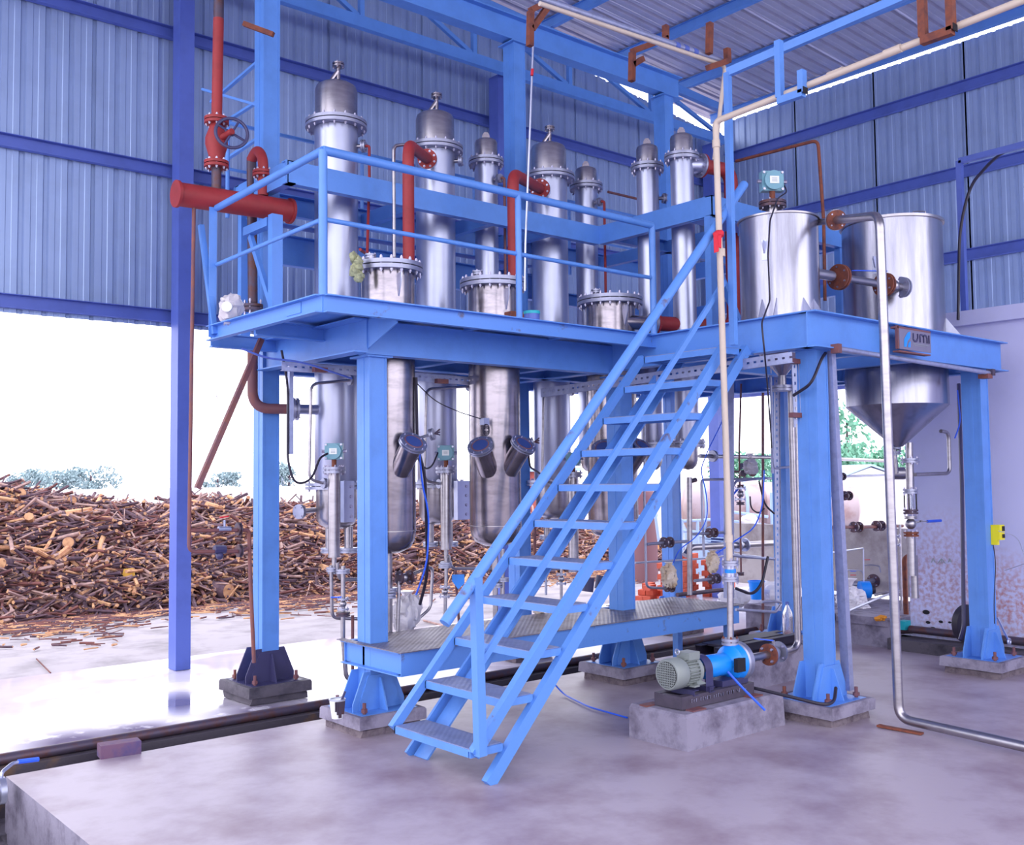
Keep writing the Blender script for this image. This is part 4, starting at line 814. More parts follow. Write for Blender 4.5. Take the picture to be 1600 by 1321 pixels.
# drain pipes under the condensers: left cluster
def run(label, pts, Y, r, m_=STEEL, bend=.05, valves=(), fl=(), group=None, name='process_pipe', extra=None):
    q = [A(*p, Y=Y) if len(p) == 2 else A(p[0], p[1], Y=p[2]) for p in pts]; t = thing(name, label, 'pipe', q[-1], group); B().tube(q, r, 12, bend).out('pipe_run', m_, t)
    for (px, py, rr, mm) in fl:
        c = A(px, py, Y=Y); d = min(((q[i+1]-q[i]) for i in range(len(q)-1)), key=lambda e: 0); 
        best = min(range(len(q)-1), key=lambda i: ((q[i]+q[i+1])/2-c).length-(q[i+1]-q[i]).length/2); dd = (q[best+1]-q[best]).normalized()
        B().flange(c, dd, rr, .012, .006, 16).out('flange', mm, t)
    for (px, py, rr, mm, lv, hd) in valves:
        c = A(px, py, Y=Y); best = min(range(len(q)-1), key=lambda i: ((q[i]+q[i+1])/2-c).length-(q[i+1]-q[i]).length/2); dd = (q[best+1]-q[best]).normalized(); wrapvalve(t, c, dd, rr, mm, lv, hd)
    return t
S_ = STEEL
run('stainless drain pipe dropping from the left gauge column and bending to the near column', [(517, 884), (519, 966), (580, 968)], 6.4, .013, fl=((519, 890, .042, CAST),))
run('short bent pipe under the left gauge column running right', [(527, 880), (529, 906), (560, 906)], 6.35, .013)
run('left drain line with blue lever ball valve behind the near column', [(536, 885), (536, 1000), (541, 1062), (590, 1068)], 6.3, .016, valves=((536, 944, .042, CAST, BCAB, (-.08, .03, 0)),), fl=((536, 893, .05, CAST), (536, 960, .05, DKST)))
run('brown vertical pipe behind the near column close to the walkway', [(551, 962), (551, 1056), (566, 1060)], 6.3, .011, BRN, .03)
run('stainless pipe under the left receiver passing a bolted flange to the walkway', [(609, 866), (609, 996), (607, 1010)], 6.02, .019, fl=((609, 922, .055, CAST),))
run('bent stainless pipe beside the left receiver outlet with a dark bolted flange', [(640, 904), (624, 905), (621, 996)], 5.98, .013, valves=((632, 903, .05, DKST, None, None),))
run('slanted bright pipe joining the dark bolted flange to a tall vertical pipe', [(638, 900), (676, 885), (673, 950), (630, 988)], 6.6, .013)
run('pipe stub ending in bolts under the middle gauge column', [(697, 872), (697, 905), (694, 996)], 6.4, .014, valves=((695, 925, .042, CAST, None, None),), fl=((697, 882, .048, CAST), (695, 885, .05, CAST)))
run('horizontal stainless pipe from the middle gauge column toward the stairs', [(701, 868), (705, 889), (790, 889)], 6.4, .012)
run('brown pipe with a blue strainer behind the lower handrail end', [(712, 890), (712, 905), (719, 995)], 6.6, .011, BRN, .03)
B().prism([(-.05, .05), (.05, .05), (.05, .0), (0, -.07), (-.05, -.02)], A(716, 908, Y=6.60), A(716, 908, Y=6.56), Z_).out('strainer', PBLUE, None, 'small blue strainer body hanging behind the handrail foot', 'strainer')
run('vertical pipe below the middle receiver meeting the walkway', [(785, 858), (785, 950), (775, 990)], 6.0, .018, fl=((785, 906, .05, CAST),))
run('brown bent pipe hanging behind the lower stair treads', [(836, 816), (835, 915), (822, 922)], 6.5, .013, BRN, .03)
run('thin horizontal steel pipe behind the stairs at knee height', [(852, 891), (944, 884)], 6.5, .010, CAST, 0)
run('thin vertical pipe behind the stairs joining the knee high pipe', [(853, 880), (853, 930)], 6.5, .011, CAST, 0)
run('pipe with bolted flanges under the stair seen gauge column', [(877, 880), (877, 960)], 6.4, .013, valves=((877, 905, .045, CAST, None, None),))
fl_ = [(915, 903), (926, 905)]
b = B(); c0 = A(918, 925, Y=6.4); d = V(-.3, 0, -.5); b.tube([c0, c0+V(.02, 0, .12)], .05, 14); b.out('actuator', NAVY, None, 'dark blue cylindrical valve actuator seen through the stairs', 'actuator'); b = B(); c0 = A(938, 912, Y=6.4); b.tube([c0-Z_*.05, c0+V(.03, 0, .06)], .055, 14); b.out('actuator', NAVY, None, 'second dark blue actuator, right of its twin behind the stairs', 'actuator')
# right of the stairs
run('upper horizontal stainless pipe from the slim condenser pot to the right column', [(1093, 713), (1262, 716), (1400, 721)], 6.2, .019, S_, 0, fl=((1114, 713, .055, CAST),))
run('middle horizontal pipe bending down at its left end behind the white pipe', [(1100, 870), (1097, 800), (1096, 750), (1250, 747), (1300, 746)], 6.0, .012, CAST, .04)
run('tall open stainless standpipe rising from behind the walkway', [(1078, 930), (1077, 746)], 5.9, .024, S_, 0)
B().tube([A(1080, 752, Y=5.9), A(1087, 750, Y=5.9)], .02, 10).out('pipe_end_cap', DKST, None, 'dark round end piece at the top of the open standpipe', 'fitting')
run('long thin vertical pipe behind the stair top bending right at the walkway', [(1007, 600), (1007, 780), (1010, 918), (1040, 920)], 5.9, .011, CAST, .05, valves=((1046, 919, .038, DKST, None, None),))
run('short pipe with flanged ball valve behind the staircase at waist height', [(1010, 851), (1030, 849), (1080, 846)], 5.9, .013, CAST, 0, valves=((1042, 848, .048, DKST, None, None),))
run('short pipe with flanged valve left of the white pipe', [(1082, 835), (1100, 834), (1135, 832)], 5.9, .012, CAST, 0, valves=((1112, 833, .045, DKST, None, None),))
run('short pipe with flanged valve low beside the white pipe', [(1085, 908), (1105, 906), (1133, 902)], 5.7, .013, CAST, 0, valves=((1116, 905, .045, DKST, None, None),))
run('thick horizontal stainless pipe passing behind the column at knee height', [(1070, 868), (1078, 856), (1240, 848), (1310, 846)], 6.6, .034, S_, .06, valves=((1158, 852, .07, SATIN, None, None),))
run('thin rail like pipe crossing low behind the bagged valves', [(992, 880), (1116, 872), (1145, 866), (1210, 873)], 6.9, .010, CAST, 0)
run('bare steel pipe crossing just above the walkway back edge', [(1058, 930), (1140, 921)], 6.4, .02, DKST, 0)
run('rust brown vertical pipe left of the slotted tray', [(1192, 565), (1192, 1010)], 6.3, .014, BRN, 0)
run('short brown pipe stub joining the vertical valve line', [(1142, 737), (1163, 737)], 6.1, .009, BRN, 0)
run('vertical valve line with stacked flanges behind the white pipe', [(1158, 600), (1155, 700), (1158, 900)], 6.1, .009, BRN, 0, valves=((1157, 772, .06, SATIN, BCAB, (-.12, 0, -.08)),), fl=((1157, 760, .035, DKST), (1157, 787, .04, DKST), (1157, 897, .035, DKST)))
run('thin stainless pipe with elbow under the wrapped instrument', [(1145, 762), (1150, 752), (1198, 747)], 5.9, .012, CAST, .03)
run('light horizontal pipe from the clear valve box to the right column', [(1140, 868), (1168, 871), (1212, 874)], 5.6, .012, SATIN, 0)
run('small bent handle pipe loop beside the discharge pipe', [(1150, 953), (1212, 957), (1222, 943), (1215, 940), (1190, 941)], 4.7, .011, CAST, .03)
run('slim black conduit rising left of the rear right column', [(1203, 560), (1206, 640), (1207, 740)], 5.2, .012, GALV, .02)
run('bent conduit crossing the rear right column to a dark fitting', [(1207, 700), (1210, 732), (1247, 729)], 5.0, .010, GALV, .02, name='conduit')
# pipe from the small tank to the pump suction
t = run('stainless suction pipe dropping from the small tank to the pump valve', [(1236, 612, 4.42), (1240, 760, 4.42), (1247, 1006, 4.42), (1240, 1016, 4.42), (1214, 1025, 4.22)], 4.42, .025, S_, .07)
run('second stainless pipe beside the suction pipe right of the rear column', [(1243, 620, 4.6), (1249, 930, 4.6), (1251, 985, 4.6)], 4.6, .016, S_, 0)
# slotted cable trays
def tray(label, a, b_, w, up, flip=1, n=30, grp='slotted galvanised cable trays'):
    a, b_ = V(a), V(b_); t = thing('cable_tray', label, 'tray', (a+b_)*.5, grp); d = (b_-a); L = d.length; d.normalize(); s_, u_, _ = frame(d, up)
    mb = B(); k = int(L/.055); tt = .002; sl = .022
    for e in (-1, 1): mb.prism([(-w/2, 0), (-w*.1, 0), (-w*.1, tt), (-w/2, tt)] if e < 0 else [(w*.1, 0), (w/2, 0), (w/2, tt), (w*.1, tt)], a, b_, up)
    for i in range(k): c = a+d*(i*L/k); mb.prism([(-w*.1, 0), (w*.1, 0), (w*.1, tt), (-w*.1, tt)], c, c+d*(L/k-sl), up)
    for e in (-1, 1): mb.prism([(e*w/2, -.02*flip), (e*w/2+.002, -.02*flip), (e*w/2+.002, .002), (e*w/2, .002)], a, b_, up)
    mb.out('slotted_channel', GALV, t, smooth=False); return t
tray('slotted tray running under the deck edge from column to column', A(845, 614, X=5.55), A(1238, 558, X=5.62), .07, -RX, n=40)
tray('slotted vertical tray on the rear right column', A(1213, 560, Y=5.5), A(1216, 955, Y=5.5), .05, -TC)
tray('short slotted vertical tray hanging beside the right front column', A(1241, 562, Y=4.0), A(1245, 668, Y=4.0), .045, -TC)
tray('slotted tray under the deck behind the near column', A(440, 572, Y=6.1), A(600, 582, Y=6.1), .06, -Y_)
tray('slotted tray under the deck between the receivers', A(648, 588, Y=6.1), A(742, 596, Y=6.1), .06, -Y_)
B().chan(A(1291, 548, Y=3.84)+X_*.015, V(6.14, 3.84, .16), .05, .06, .003, up=Y_).out('cable_channel', GALV, None, 'pale galvanised cable channel fixed to the right front column', 'channel')
B().chan(A(1134, 585, Y=5.85), A(1134, 935, Y=5.85), .09, .05, .003, up=Y_).out('cable_channel', GALV, None, 'tall pale galvanised channel standing behind the white pipe', 'channel')
B().chan(A(451, 572, Y=6.3), A(451, 710, Y=6.3), .03, .03, .003, up=Y_).out('cable_channel', GALV, None, 'short pale channel carrying a black cable under the left deck', 'channel')
for (px, py, Y, l) in ((500, 579, 6.08, 'left deck tray'), (690, 597, 6.08, 'tray between receivers'), (1243, 566, 3.98, 'short tray beside the right column, upper'), (1243, 650, 3.98, 'short tray beside the right column, lower')):
    c = A(px, py, Y=Y); B().box(c.x-.05, c.x+.05, c.y-.02, c.y+.02, c.z-.012, c.z+.02).out('rusty_clip', BRN, None, 'rusty fixing clip holding the '+l, 'clip')
# wrapped plastic bags on valves
def bag(px, py, Y, r, m_, label, sq=(1, .8, 1.1)):
    c = A(px, py, Y=Y); b = B()
    for k in range(8): b.ball(c+V(random.uniform(-.35, .35)*r, random.uniform(-.2, .2)*r, random.uniform(-.4, .4)*r), r*.68, 16, 10, sq=sq, jit=.26)
    b.lathe([(r*.15, 0), (r*.3, r*.3), (r*.5, r*.45)], c+Z_*r*.9, Z_, 10); b.out('plastic_bag', m_, None, label, 'bag')
bag(1046, 900, 5.8, .085, BAGT, 'crumpled plastic bag tied over the valve above the walkway')
bag(1114, 880, 5.6, .08, BAGT, 'tan plastic bag tied over the valve left of the white pipe')
bag(635, 958, 6.35, .12, BAG, 'silvery plastic sheet bundled behind the walkway near the left receiver', (1, .7, 1.3))
bag(1172, 728, 5.9, .085, BAG, 'clear plastic cover over the instrument between the rear columns', (1.1, .8, .8))
t = thing('wrapped_instrument', 'grey boxed instrument under clear plastic on the middle pipe', 'instrument', A(1168, 745, Y=5.95)); c = A(1168, 730, Y=5.95); B().box(c.x-.06, c.x+.06, c.y-.04, c.y+.04, c.z-.02, c.z+.035).out('body', NAVY, t)
for k in (-1, 1): q = c+RX*.045*k-Z_*.06; B().disc(q, TC, .032, .05, 16).out('round_port', DKST, t)
bag(842, 950, 6.0, .06, BAGT, 'pinkish plastic wrap under the fourth stair tread')
bag(1240, 900, 9.2, .16, SACK, 'white sack leaning on the slab behind the rear right column', (1, 1, 1.2))
# tank 2 outlet line
Y2 = 4.40; ot = thing('tank_outlet_line', 'stainless outlet line with sight glass and blue lever valve under the large tank', 'pipe', A(1427, 935, Y=Y2))
def seg(y0, y1, r, nm, m_=STEEL, n=14, t=ot, px0=None, px1=None):
    f_ = lambda y: 1421+(y-700)*.02
    B().tube([A(px0 or f_(y0), y0, Y=Y2), A(px1 or f_(y1), y1, Y=Y2)], r, n).out(nm, m_, t)
def fl2(y, r, m_=CAST): c = A(1421+(y-700)*.02, y, Y=Y2); B().flange(c, Z_, r, .014, .01, 18).out('flange', m_, ot); B().bolts(c, Z_, r*.8, 4, .008, .07).out('bolts', BOLT, ot, kind='stuff')
seg(692, 719, .028, 'upper_neck'); fl2(720, .075); seg(722, 766, .033, 'spool_piece'); fl2(768, .06)
seg(772, 798, .026, 'sight_glass_tube', GLASSC)
for k in range(4): 
    a = k*PI/2+.6; o_ = (RX*math.cos(a)+TC*math.sin(a))*.048; B().tube([A(1422, 772, Y=Y2)+o_, A(1423, 798, Y=Y2)+o_], .006, 6).out('tie_rod', BLACK, ot)
fl2(800, .06, DKST); c = A(1423, 819, Y=Y2); B().ball(c, .045, 14, 9).out('valve_body', STEEL, ot); B().flange(A(1423, 809, Y=Y2), Z_, .05, .01, .004, 16).out('flange', STEEL, ot)
B().tube([c, A(1441, 814, Y=Y2-.05)], .008, 8).out('valve_stem', STEEL, ot); o = B().bar(A(1438, 815, Y=Y2-.05), A(1452, 815, Y=Y2-.06), .018, .008).out('lever', STEEL, ot); B().tube([A(1449, 815, Y=Y2-.06), A(1470, 814, Y=Y2-.07)], .012, 8).out('lever_grip', BCAB, o)
fl2(835, .06, RUST); seg(838, 900, .036, 'tail_pipe'); seg(868, 935, .03, 'tail_pipe', px0=1428, px1=1430)
run('bent stainless pipe from the cone side looping back to the outlet line', [(1470, 674, 4.3), (1482, 676, 4.3), (1484, 740, 4.3), (1430, 742, 4.35)], 4.3, .016, S_, .06)
run('stainless by pass pipe with flanged valves left of the large tank outlet', [(1398, 660, 4.6), (1397, 700, 4.6), (1400, 740, 4.6)], 4.6, .022, S_, 0, valves=((1397, 692, .06, CAST, None, None),), fl=((1397, 708, .06, CAST),))
c = A(1402, 740, Y=4.7); B().tube([c-RX*.08, c+RX*.06], .055, 16).out('filter_body', STEEL, None, 'horizontal stainless filter body behind the bent steel pipe', 'filter')
run('stainless pipe pair dropping behind the bent pipe to the pump bay', [(1396, 780, 5.12), (1400, 954, 5.12)], 5.12, .016, S_, 0, valves=((1399, 845, .05, CAST, None, None),)); run('thin stainless pipe right of the dropping pair', [(1406, 820, 5.3), (1409, 963, 5.3)], 4.95, .012, S_, 0)
# valves right of the front column
run('upper pipe stub with small round gauge right of the front column', [(1262, 733, 5.4), (1312, 730, 5.4)], 5.4, .02, CAST, 0)
run('thin horizontal pipe with a dark flange right of the front column', [(1316, 745), (1400, 742)], 5.4, .011, CAST, 0, valves=((1314, 745, .038, DKST, None, None),))
run('short pipe with dark flanged valve hanging right of the front column', [(1262, 775), (1320, 775)], 5.4, .010, DKST, 0, valves=((1323, 775, .045, DKST, None, None),))
run('rust brown pipe with two dark bolted valves above the cement wall', [(1262, 824), (1345, 824), (1378, 823), (1410, 822)], 5.6, .016, BRN, 0, valves=((1338, 824, .055, DKST, None, None), (1373, 822, .055, DKST, None, None)))
run('small stainless frame pipe in front of the cement wall', [(1270, 868), (1349, 857), (1350, 955)], 5.8, .008, SATIN, .02)
run('small stainless sample line with blue cock', [(1312, 915), (1313, 893), (1328, 891), (1346, 892), (1350, 900)], 5.9, .006, SATIN, .02)
run('second small sample line with red cock', [(1350, 884), (1362, 883), (1374, 885), (1376, 895)], 5.9, .007, SATIN, .02)
for px, py, m_, l in ((1355, 875, CLOTHR, 'tiny red lever on the small sample line'), (1333, 899, CLOTHR, 'tiny red lever above the blue pump'), (1333, 893, BCAB, 'tiny blue cock lever on the sample line')): c = A(px, py, Y=5.88); B().bar(c-RX*.03, c+RX*.03, .012, .006).out('small_lever', m_, None, l, 'lever')
run('dark flanged suction stub of the far blue pump', [(1315, 912), (1345, 912), (1375, 905)], 6.0, .028, CAST, 0, valves=((1370, 907, .075, DKST, None, None),))
c = A(1351, 922, Y=5.8); t = thing('far_blue_pump', 'small bright blue pump half hidden behind the white sack', 'pump', c-Z_*.1); B().disc(c, RX, .09, .1, 20).out('casing', PBLUE, t); B().disc(c+RX*.07, RX, .05, .06, 16).out('seal_cover', BLACK, t)
run('stainless pair of pipes lying over the far slab', [(1366, 930, 5.6), (1384, 926, 5.5), (1412, 927, 5.4)], 5.4, .014, S_, 0); run('long bare pipe slanting over the far slab', [(1310, 962, 5.2), (1380, 932, 5.4), (1412, 920, 5.5)], 5.4, .011, SATIN, 0)
bag(1328, 938, 5.75, .16, SACK, 'white cloth sack draped on the far slab beside the blue pump', (1, 1, .8)); bag(1345, 950, 5.65, .09, SACK, 'folded end of white cloth hanging over the slab edge', (1.2, 1, .6))
pipe('rusty_upright_pipe', 'rusty upright pipe with rounded top by the plaster wall corner', [A(1418, 870, Y=5.1), A(1413, 874, Y=5.1), A(1416, 966, Y=5.1)], .024, RUST, .05)
for k, (px, py) in enumerate(((1375, 968), (1398, 970))): bb = A(px, py, Y=5.05); q = B(); [q.ball(bb+V(random.uniform(-.05, .05), 0, .01), .035, 9, 6, sq=(1.3, 1, .7), jit=.3) for _ in range(3)]; q.out('orange_rag', ORNG, None, ('orange rag', 'second orange rag')[k]+' crumpled on the slab edge '+('left of' if k == 0 else 'right of')+' the bent pipe', 'rag')
c = A(1411, 985, Y=4.98); t = thing('turquoise_clamp', 'turquoise valve body on the floor beside the plaster wall corner', 'valve', (c.x, c.y, 0)); B().box(c.x-.05, c.x+.05, c.y-.06, c.y+.06, .0, .1).out('lower_block', TURQ, t); B().box(c.x-.055, c.x+.055, c.y-.05, c.y+.05, .16, .24).out('upper_block', TURQ, t); B().tube([c-RX*.1+Z_*.0, c+RX*.5-Z_*.02], .03, 10).out('pipe_stub', DKST, t)
pipe('wall_foot_pipe', 'dark pipe running along the foot of the plaster wall', [V(8.93, 4.9, .17), V(8.93, 3.2, .17)], .035, DKST, 0)
pipe('green_hose', 'thin green hose lying in front of the raised slab', [A(1308, 997, Z=.01), A(1340, 1003, Z=.01), A(1385, 1002, Z=.01), A(1408, 996, Z=.02)], .012, TURQ, .05)
# ---- cream vertical pipe and the overhead lines
WP = thing('cream_water_pipe', 'cream plastic pipe rising in front of the staircase top and running right', 'pipe', A(1139, 880, Y=4.16)); yw = 4.16
q0 = A(1140, 876, Y=yw); q1 = A(1118, 190, Y=yw); q2 = A(1620, -8, X=q1.x+.12)
B().tube([q0, q1, q2], .021, 14, .04).out('pipe_run', CREAM, WP)
for (px, py) in ((1139, 842), (1127, 395), (1119, 225)): c = A(px, py, Y=yw); B().tube([c-Z_*.025, c+Z_*.025], .026, 14).out('coupling', CREAM, WP)
c = A(1235, 143, X=q1.x+.03); dd = (q2-q1).normalized()
for (px, py) in ((1306, 115), (1395, 80)): c = A(px, py, X=q1.x+.06); B().tube([c-dd*.05, c+dd*.05], .025, 14).out('coupling', CREAM, WP)
kt = B(); c = A(1123, 366, Y=yw-.02); kt.ball(c, .038, 12, 8, sq=(1, 1, .7), jit=.12); kt.prism([(-.02, 0), (.015, 0), (.012, .12), (-.018, .13)], c-RX*.02-Z_*.0+TC*.02, c-RX*.02+TC*.03, -Z_); kt.prism([(-.012, 0), (.012, 0), (.008, .1), (-.01, .09)], c+RX*.0+TC*.02-Z_*.0, c+RX*.0+TC*.032, -Z_); kt.out('red_cloth_tie', CLOTHR, None, 'red cloth knotted round the cream pipe', 'cloth')
# clear bodied valve at the foot of the cream pipe and the pump discharge pipe
DV = thing('discharge_valve', 'clear bodied flanged valve with blue band between cream pipe and pump', 'valve', A(1141, 912, Y=4.17)); yd_ = 4.17
za, zb_ = A(1141, 880, Y=yd_), A(1141, 905, Y=yd_)
for c in (za, zb_): B().flange(c, Z_, .055, .012, .006, 20).out('flange', CAST, DV); B().bolts(c, Z_, .045, 4, .007, .07).out('bolts', BOLT, DV, kind='stuff')
B().tube([za, zb_], .033, 16).out('valve_body', SATIN, DV); m_ = (za+zb_)*.5; B().tube([m_-Z_*.012, m_+Z_*.012], .037, 16).out('blue_band', PBLUE, DV)
B().bar(m_+TC*.03, m_+TC*.04+RX*.02, .03, .02).out('blue_tag', PBLUE, DV)
PD = thing('pump_discharge_pipe', 'stainless pipe rising from the pump to the clear bodied valve', 'pipe', A(1141, 1000, Y=yd_)); pz = A(1141, 1003, Y=yd_)
B().tube([zb_-Z_*.01, pz], .021, 14).out('pipe_run', STEEL, PD); B().flange(pz, Z_, .055, .016, .008, 20).out('flange', CAST, PD); B().bolts(pz, Z_, .043, 4, .008, .07).out('bolts', RUST, PD, kind='stuff')
# hangers of the overhead lines
def ubracket(px, py, h1, h2, X, m_, label, w=.05):
    c = A(px, py, X=X); t = thing('pipe_hanger', label, 'hanger', c); B().box(c.x-w, c.x-w+.045, c.y-.09, c.y+.09, c.z-.045, c.z).out('seat_bar', m_, t)
    B().box(c.x-w, c.x-w+.045, c.y+.06, c.y+.1, c.z, c.z+h1).out('long_arm', m_, t); B().box(c.x-w, c.x-w+.045, c.y-.1, c.y-.06, c.z-.02, c.z+h2).out('short_arm', m_, t); B().box(c.x-w-.002, c.x-w+.047, c.y-.104, c.y-.1, c.z-.03, c.z+.01).out('open_tube_end', HOLE, t)
ubracket(1240, 148, .36, .12, q1.x+.03, BLUE, 'light blue bracket carrying the cream pipe, nearer the white corner'); ubracket(1468, 52, .6, .2, q1.x+.08, RUST, 'rusty bracket carrying the cream pipe at the top right')
OL = thing('overhead_pipes', 'pair of galvanised and cream pipes hung under the roof', 'pipe', (5, 4.6, 4.8)); ya = 4.6
o0, o1 = A(838, -4, Y=ya), A(1128, 96, Y=ya); B().tube([o0, o1], .023, 12).out('galvanised_pipe', GALV, OL); B().tube([o0-Z_*.05+V(0, -.03, 0), o1-Z_*.045+V(0, -.03, 0), A(1116, 250, Y=ya)], .015, 12, .05).out('cream_pipe', CREAM, OL)
for px in (1047, 1062, 1078): t_ = (px-838)/290; c = o0+(o1-o0)*t_; B().tube([c-(o1-o0).normalized()*.022, c+(o1-o0).normalized()*.022], .026, 14).out('blue_band', ROYAL, OL)
def rb(name, label, segs, Y):
    t = thing(name, label, 'bracket', A(*segs[0][0], Y=Y))
    for a, b_ in segs: B().bar(A(*a, Y=Y), A(*b_, Y=Y), .04, .04).out('bracket_bar', RUST, t)
rb('rusty_roof_bracket', 'rusty angle bracket with brace above the tall column', [((828, 72), (829, 18)), ((829, 16), (866, -2)), ((831, 46), (862, 2))], 5.2)
rb('rusty_roof_bracket', 'long rusty bracket arm in the middle of the roof', [((987, 127), (988, 82)), ((988, 80), (1042, 60)), ((1040, 60), (1040, 40)), ((988, 102), (1004, 92))], 5.0)
rb('rusty_roof_bracket', 'rusty bracket where the overhead pipes turn down', [((1108, 84), (1109, 36)), ((1106, 106), (1136, 96)), ((1137, 98), (1136, 76))], 4.55)
B().tube([A(833, 70, Y=5.5), A(829, 180, Y=5.5), A(821, 380, Y=5.5), A(820, 455, Y=5.5)], .008, 8, .1).out('hanging_rod', SATIN, None, 'thin pale rod hanging from the roof in front of the third condenser', 'rod')
B().tube([A(832, 108, Y=5.49), A(831, 118, Y=5.49)], .011, 8).out('red_tape', CLOTHR, None, 'red tape wound on the thin hanging rod', 'tape')
# yellow switch box etc. on the far right column
c = A(1556, 832, Y=3.8); t = thing('yellow_switch_box', 'small yellow electrical box fixed to the far right column', 'box', c-Z_*.06); B().box(c.x-.045, c.x+.045, c.y-.05, c.y+.02, c.z-.06, c.z+.06).out('housing', YEL, t); B().box(c.x+.0, c.x+.04, c.y-.055, c.y-.05, c.z+.01, c.z+.05).out('upper_port', HOLE, t); B().box(c.x+.0, c.x+.04, c.y-.055, c.y-.05, c.z-.045, c.z-.015).out('lower_port', HOLE, t); B().box(c.x-.045, c.x-.01, c.y-.03, c.y+.02, c.z-.1, c.z-.06).out('lower_tab', YEL, t)
def cable(label, pts, r, m_=BLACK, bend=.08, n=6, name='cable'): return B().tube([A(*p[:2], Y=p[2]) if len(p) == 3 else A(*p[:2], Z=p[3]) for p in pts], r, n, bend, bn=6).out(name, m_, None, label, 'cable')
cable('black cable dropping from the yellow box to the plinth', [(1552, 852, 3.75), (1556, 880, 3.75), (1553, 940, 3.75), (1554, 975, 3.75)], .004)
cable('thin white wire drooping right from the yellow box', [(1560, 830, 3.7), (1590, 838, 3.6), (1604, 880, 3.5), (1570, 892, 3.9)], .003, SATIN)
cable('thick black cable looping from the cable channel to the vessel flange', [(1290, 552, 3.82), (1284, 560, 3.8), (1268, 600, 3.8), (1240, 618, 4.0)], .011)
cable('thick black cable hanging along the blue angle post', [(1600, 226, 4.2), (1560, 240, 4.2), (1515, 290, 4.2), (1499, 360, 4.3), (1497, 500, 4.3)], .014, BLACK, .3)
cable('bundle of black cable down the wall behind the far right column', [(1498, 600, 4.3), (1503, 760, 4.2), (1506, 980, 4.1), (1500, 1000, 4.1)], .016, NAVY)
cable('thin blue tube tied beside the wall cable bundle', [(1496, 610, 4.25), (1501, 660, 4.2), (1492, 685, 4.2)], .006, BCAB)
cable('black cable lying from the pump to the right front column foot', [(1172, 1074, 4.1), (1230, 1088, 3.85), (1290, 1103, 3.62), (1304, 1096, 3.66), (1306, 1075, 3.7)], .011)
cable('blue air tube from the walkway curling across the floor', [(860, 1062, 0, 0.1), (880, 1085, 0, .012), (920, 1105, 0, .012), (980, 1122, 0, .012)], .006, BCAB)
cable('black loop cable from the deck down to the left gauge', [(440, 548, 6.2), (450, 600, 6.3), (449, 720, 6.3), (460, 758, 6.3), (486, 752, 6.35), (500, 715, 6.4), (512, 709, 6.4)], .0085, BLACK, .12)
cable('royal blue cable sagging under the left deck corner', [(378, 545, 6.0), (415, 560, 6.0), (470, 565, 6.0), (550, 592, 6.0)], .007, ROYAL, .2)
cable('thick black cable pair running down right of the left receiver', [(650, 590, 5.85), (652, 700, 5.85), (664, 740, 5.85), (667, 850, 5.85), (668, 900, 5.9), (656, 945, 6.0)], .012, BLACK, .2)
cable('blue tube running down with the thick black cables', [(655, 705, 5.83), (660, 760, 5.83), (670, 800, 5.83), (668, 880, 5.83), (650, 930, 5.9)], .007, BCAB, .2)
cable('black cable curl between receiver and middle transmitter', [(652, 715, 5.9), (664, 735, 6.1), (676, 728, 6.3), (684, 708, 6.4)], .007, BLACK, .2)
cable('thin black cable from the tray to the middle receiver box', [(652, 600, 5.95), (680, 628, 5.9), (720, 645, 5.85), (752, 655, 5.8)], .004, BLACK, .2)
cable('black cable curl right of the middle receiver', [(826, 712, 5.9), (828, 730, 5.9), (846, 742, 6.1)], .008, BLACK, .2)
cable('blue tube winding down past the open standpipe', [(1137, 600, 5.8), (1133, 650, 5.7), (1108, 700, 5.6), (1094, 735, 5.5), (1104, 770, 5.5), (1106, 810, 5.5), (1090, 838, 5.5), (1060, 860, 5.5), (1052, 880, 5.6)], .005, BCAB, .2)
cable('bright blue tube arcing behind the cream pipe to the right', [(1194, 735, 5.2), (1192, 790, 5.2), (1180, 825, 5.2), (1145, 848, 5.2), (1120, 865, 5.2)], .006, BCAB, .25)
cable('black cable looping low left of the slotted tray', [(1200, 870, 5.0), (1190, 915, 5.0), (1175, 930, 5.0), (1150, 920, 5.0)], .012, BLACK, .2)
cable('black cable from the wrapped instrument to the tray', [(1186, 752, 5.6), (1195, 790, 5.6), (1210, 803, 5.6)], .009, BLACK, .2)
cable('black cable loop below the vertical valve line', [(1172, 776, 5.8), (1173, 795, 5.8), (1185, 803, 5.8), (1194, 795, 5.8)], .007, BLACK, .15)
cable('black cable slack under the third stair tread', [(828, 935, 6.0), (845, 950, 6.0), (870, 948, 6.0), (888, 930, 6.0)], .008, BLACK, .2)
c = A(757, 660, Y=5.78); t = thing('junction_box', 'small grey junction box with coiled cable on the middle receiver', 'box', c); B().box(c.x-.02, c.x+.03, c.y-.02, c.y+.03, c.z-.02, c.z+.03).out('housing', SATIN, t); o = B()
for k in range(3): o.torus(c-Z_*(.045+.012*k)-Y_*.02, Y_, .028, .004, 16, 5)
o.out('cable_coil', BLACK, t)
# spool with cable on the far right plinth, spanner hanging
c = A(1513, 975, Y=4.15); t = thing('cable_reel', 'dark round cable reel standing behind the far right column', 'reel', (c.x, c.y, .13)); B().disc(c, V(.3, 1, 0), .16, .06, 24).out('reel_body', BLACK, t); B().torus(c, V(.3, 1, 0), .13, .03, 24, 8).out('cable_winding', DKST, t)
b = B(); a, e_ = A(1558, 965, Y=3.72), A(1577, 1003, Y=3.68); b.bar(a, e_, .018, .006); b.torus(e_, Y_, .022, .008, 12, 6); b.out('spanner', SATIN, None, 'pale spanner hanging beside the far right column', 'tool')
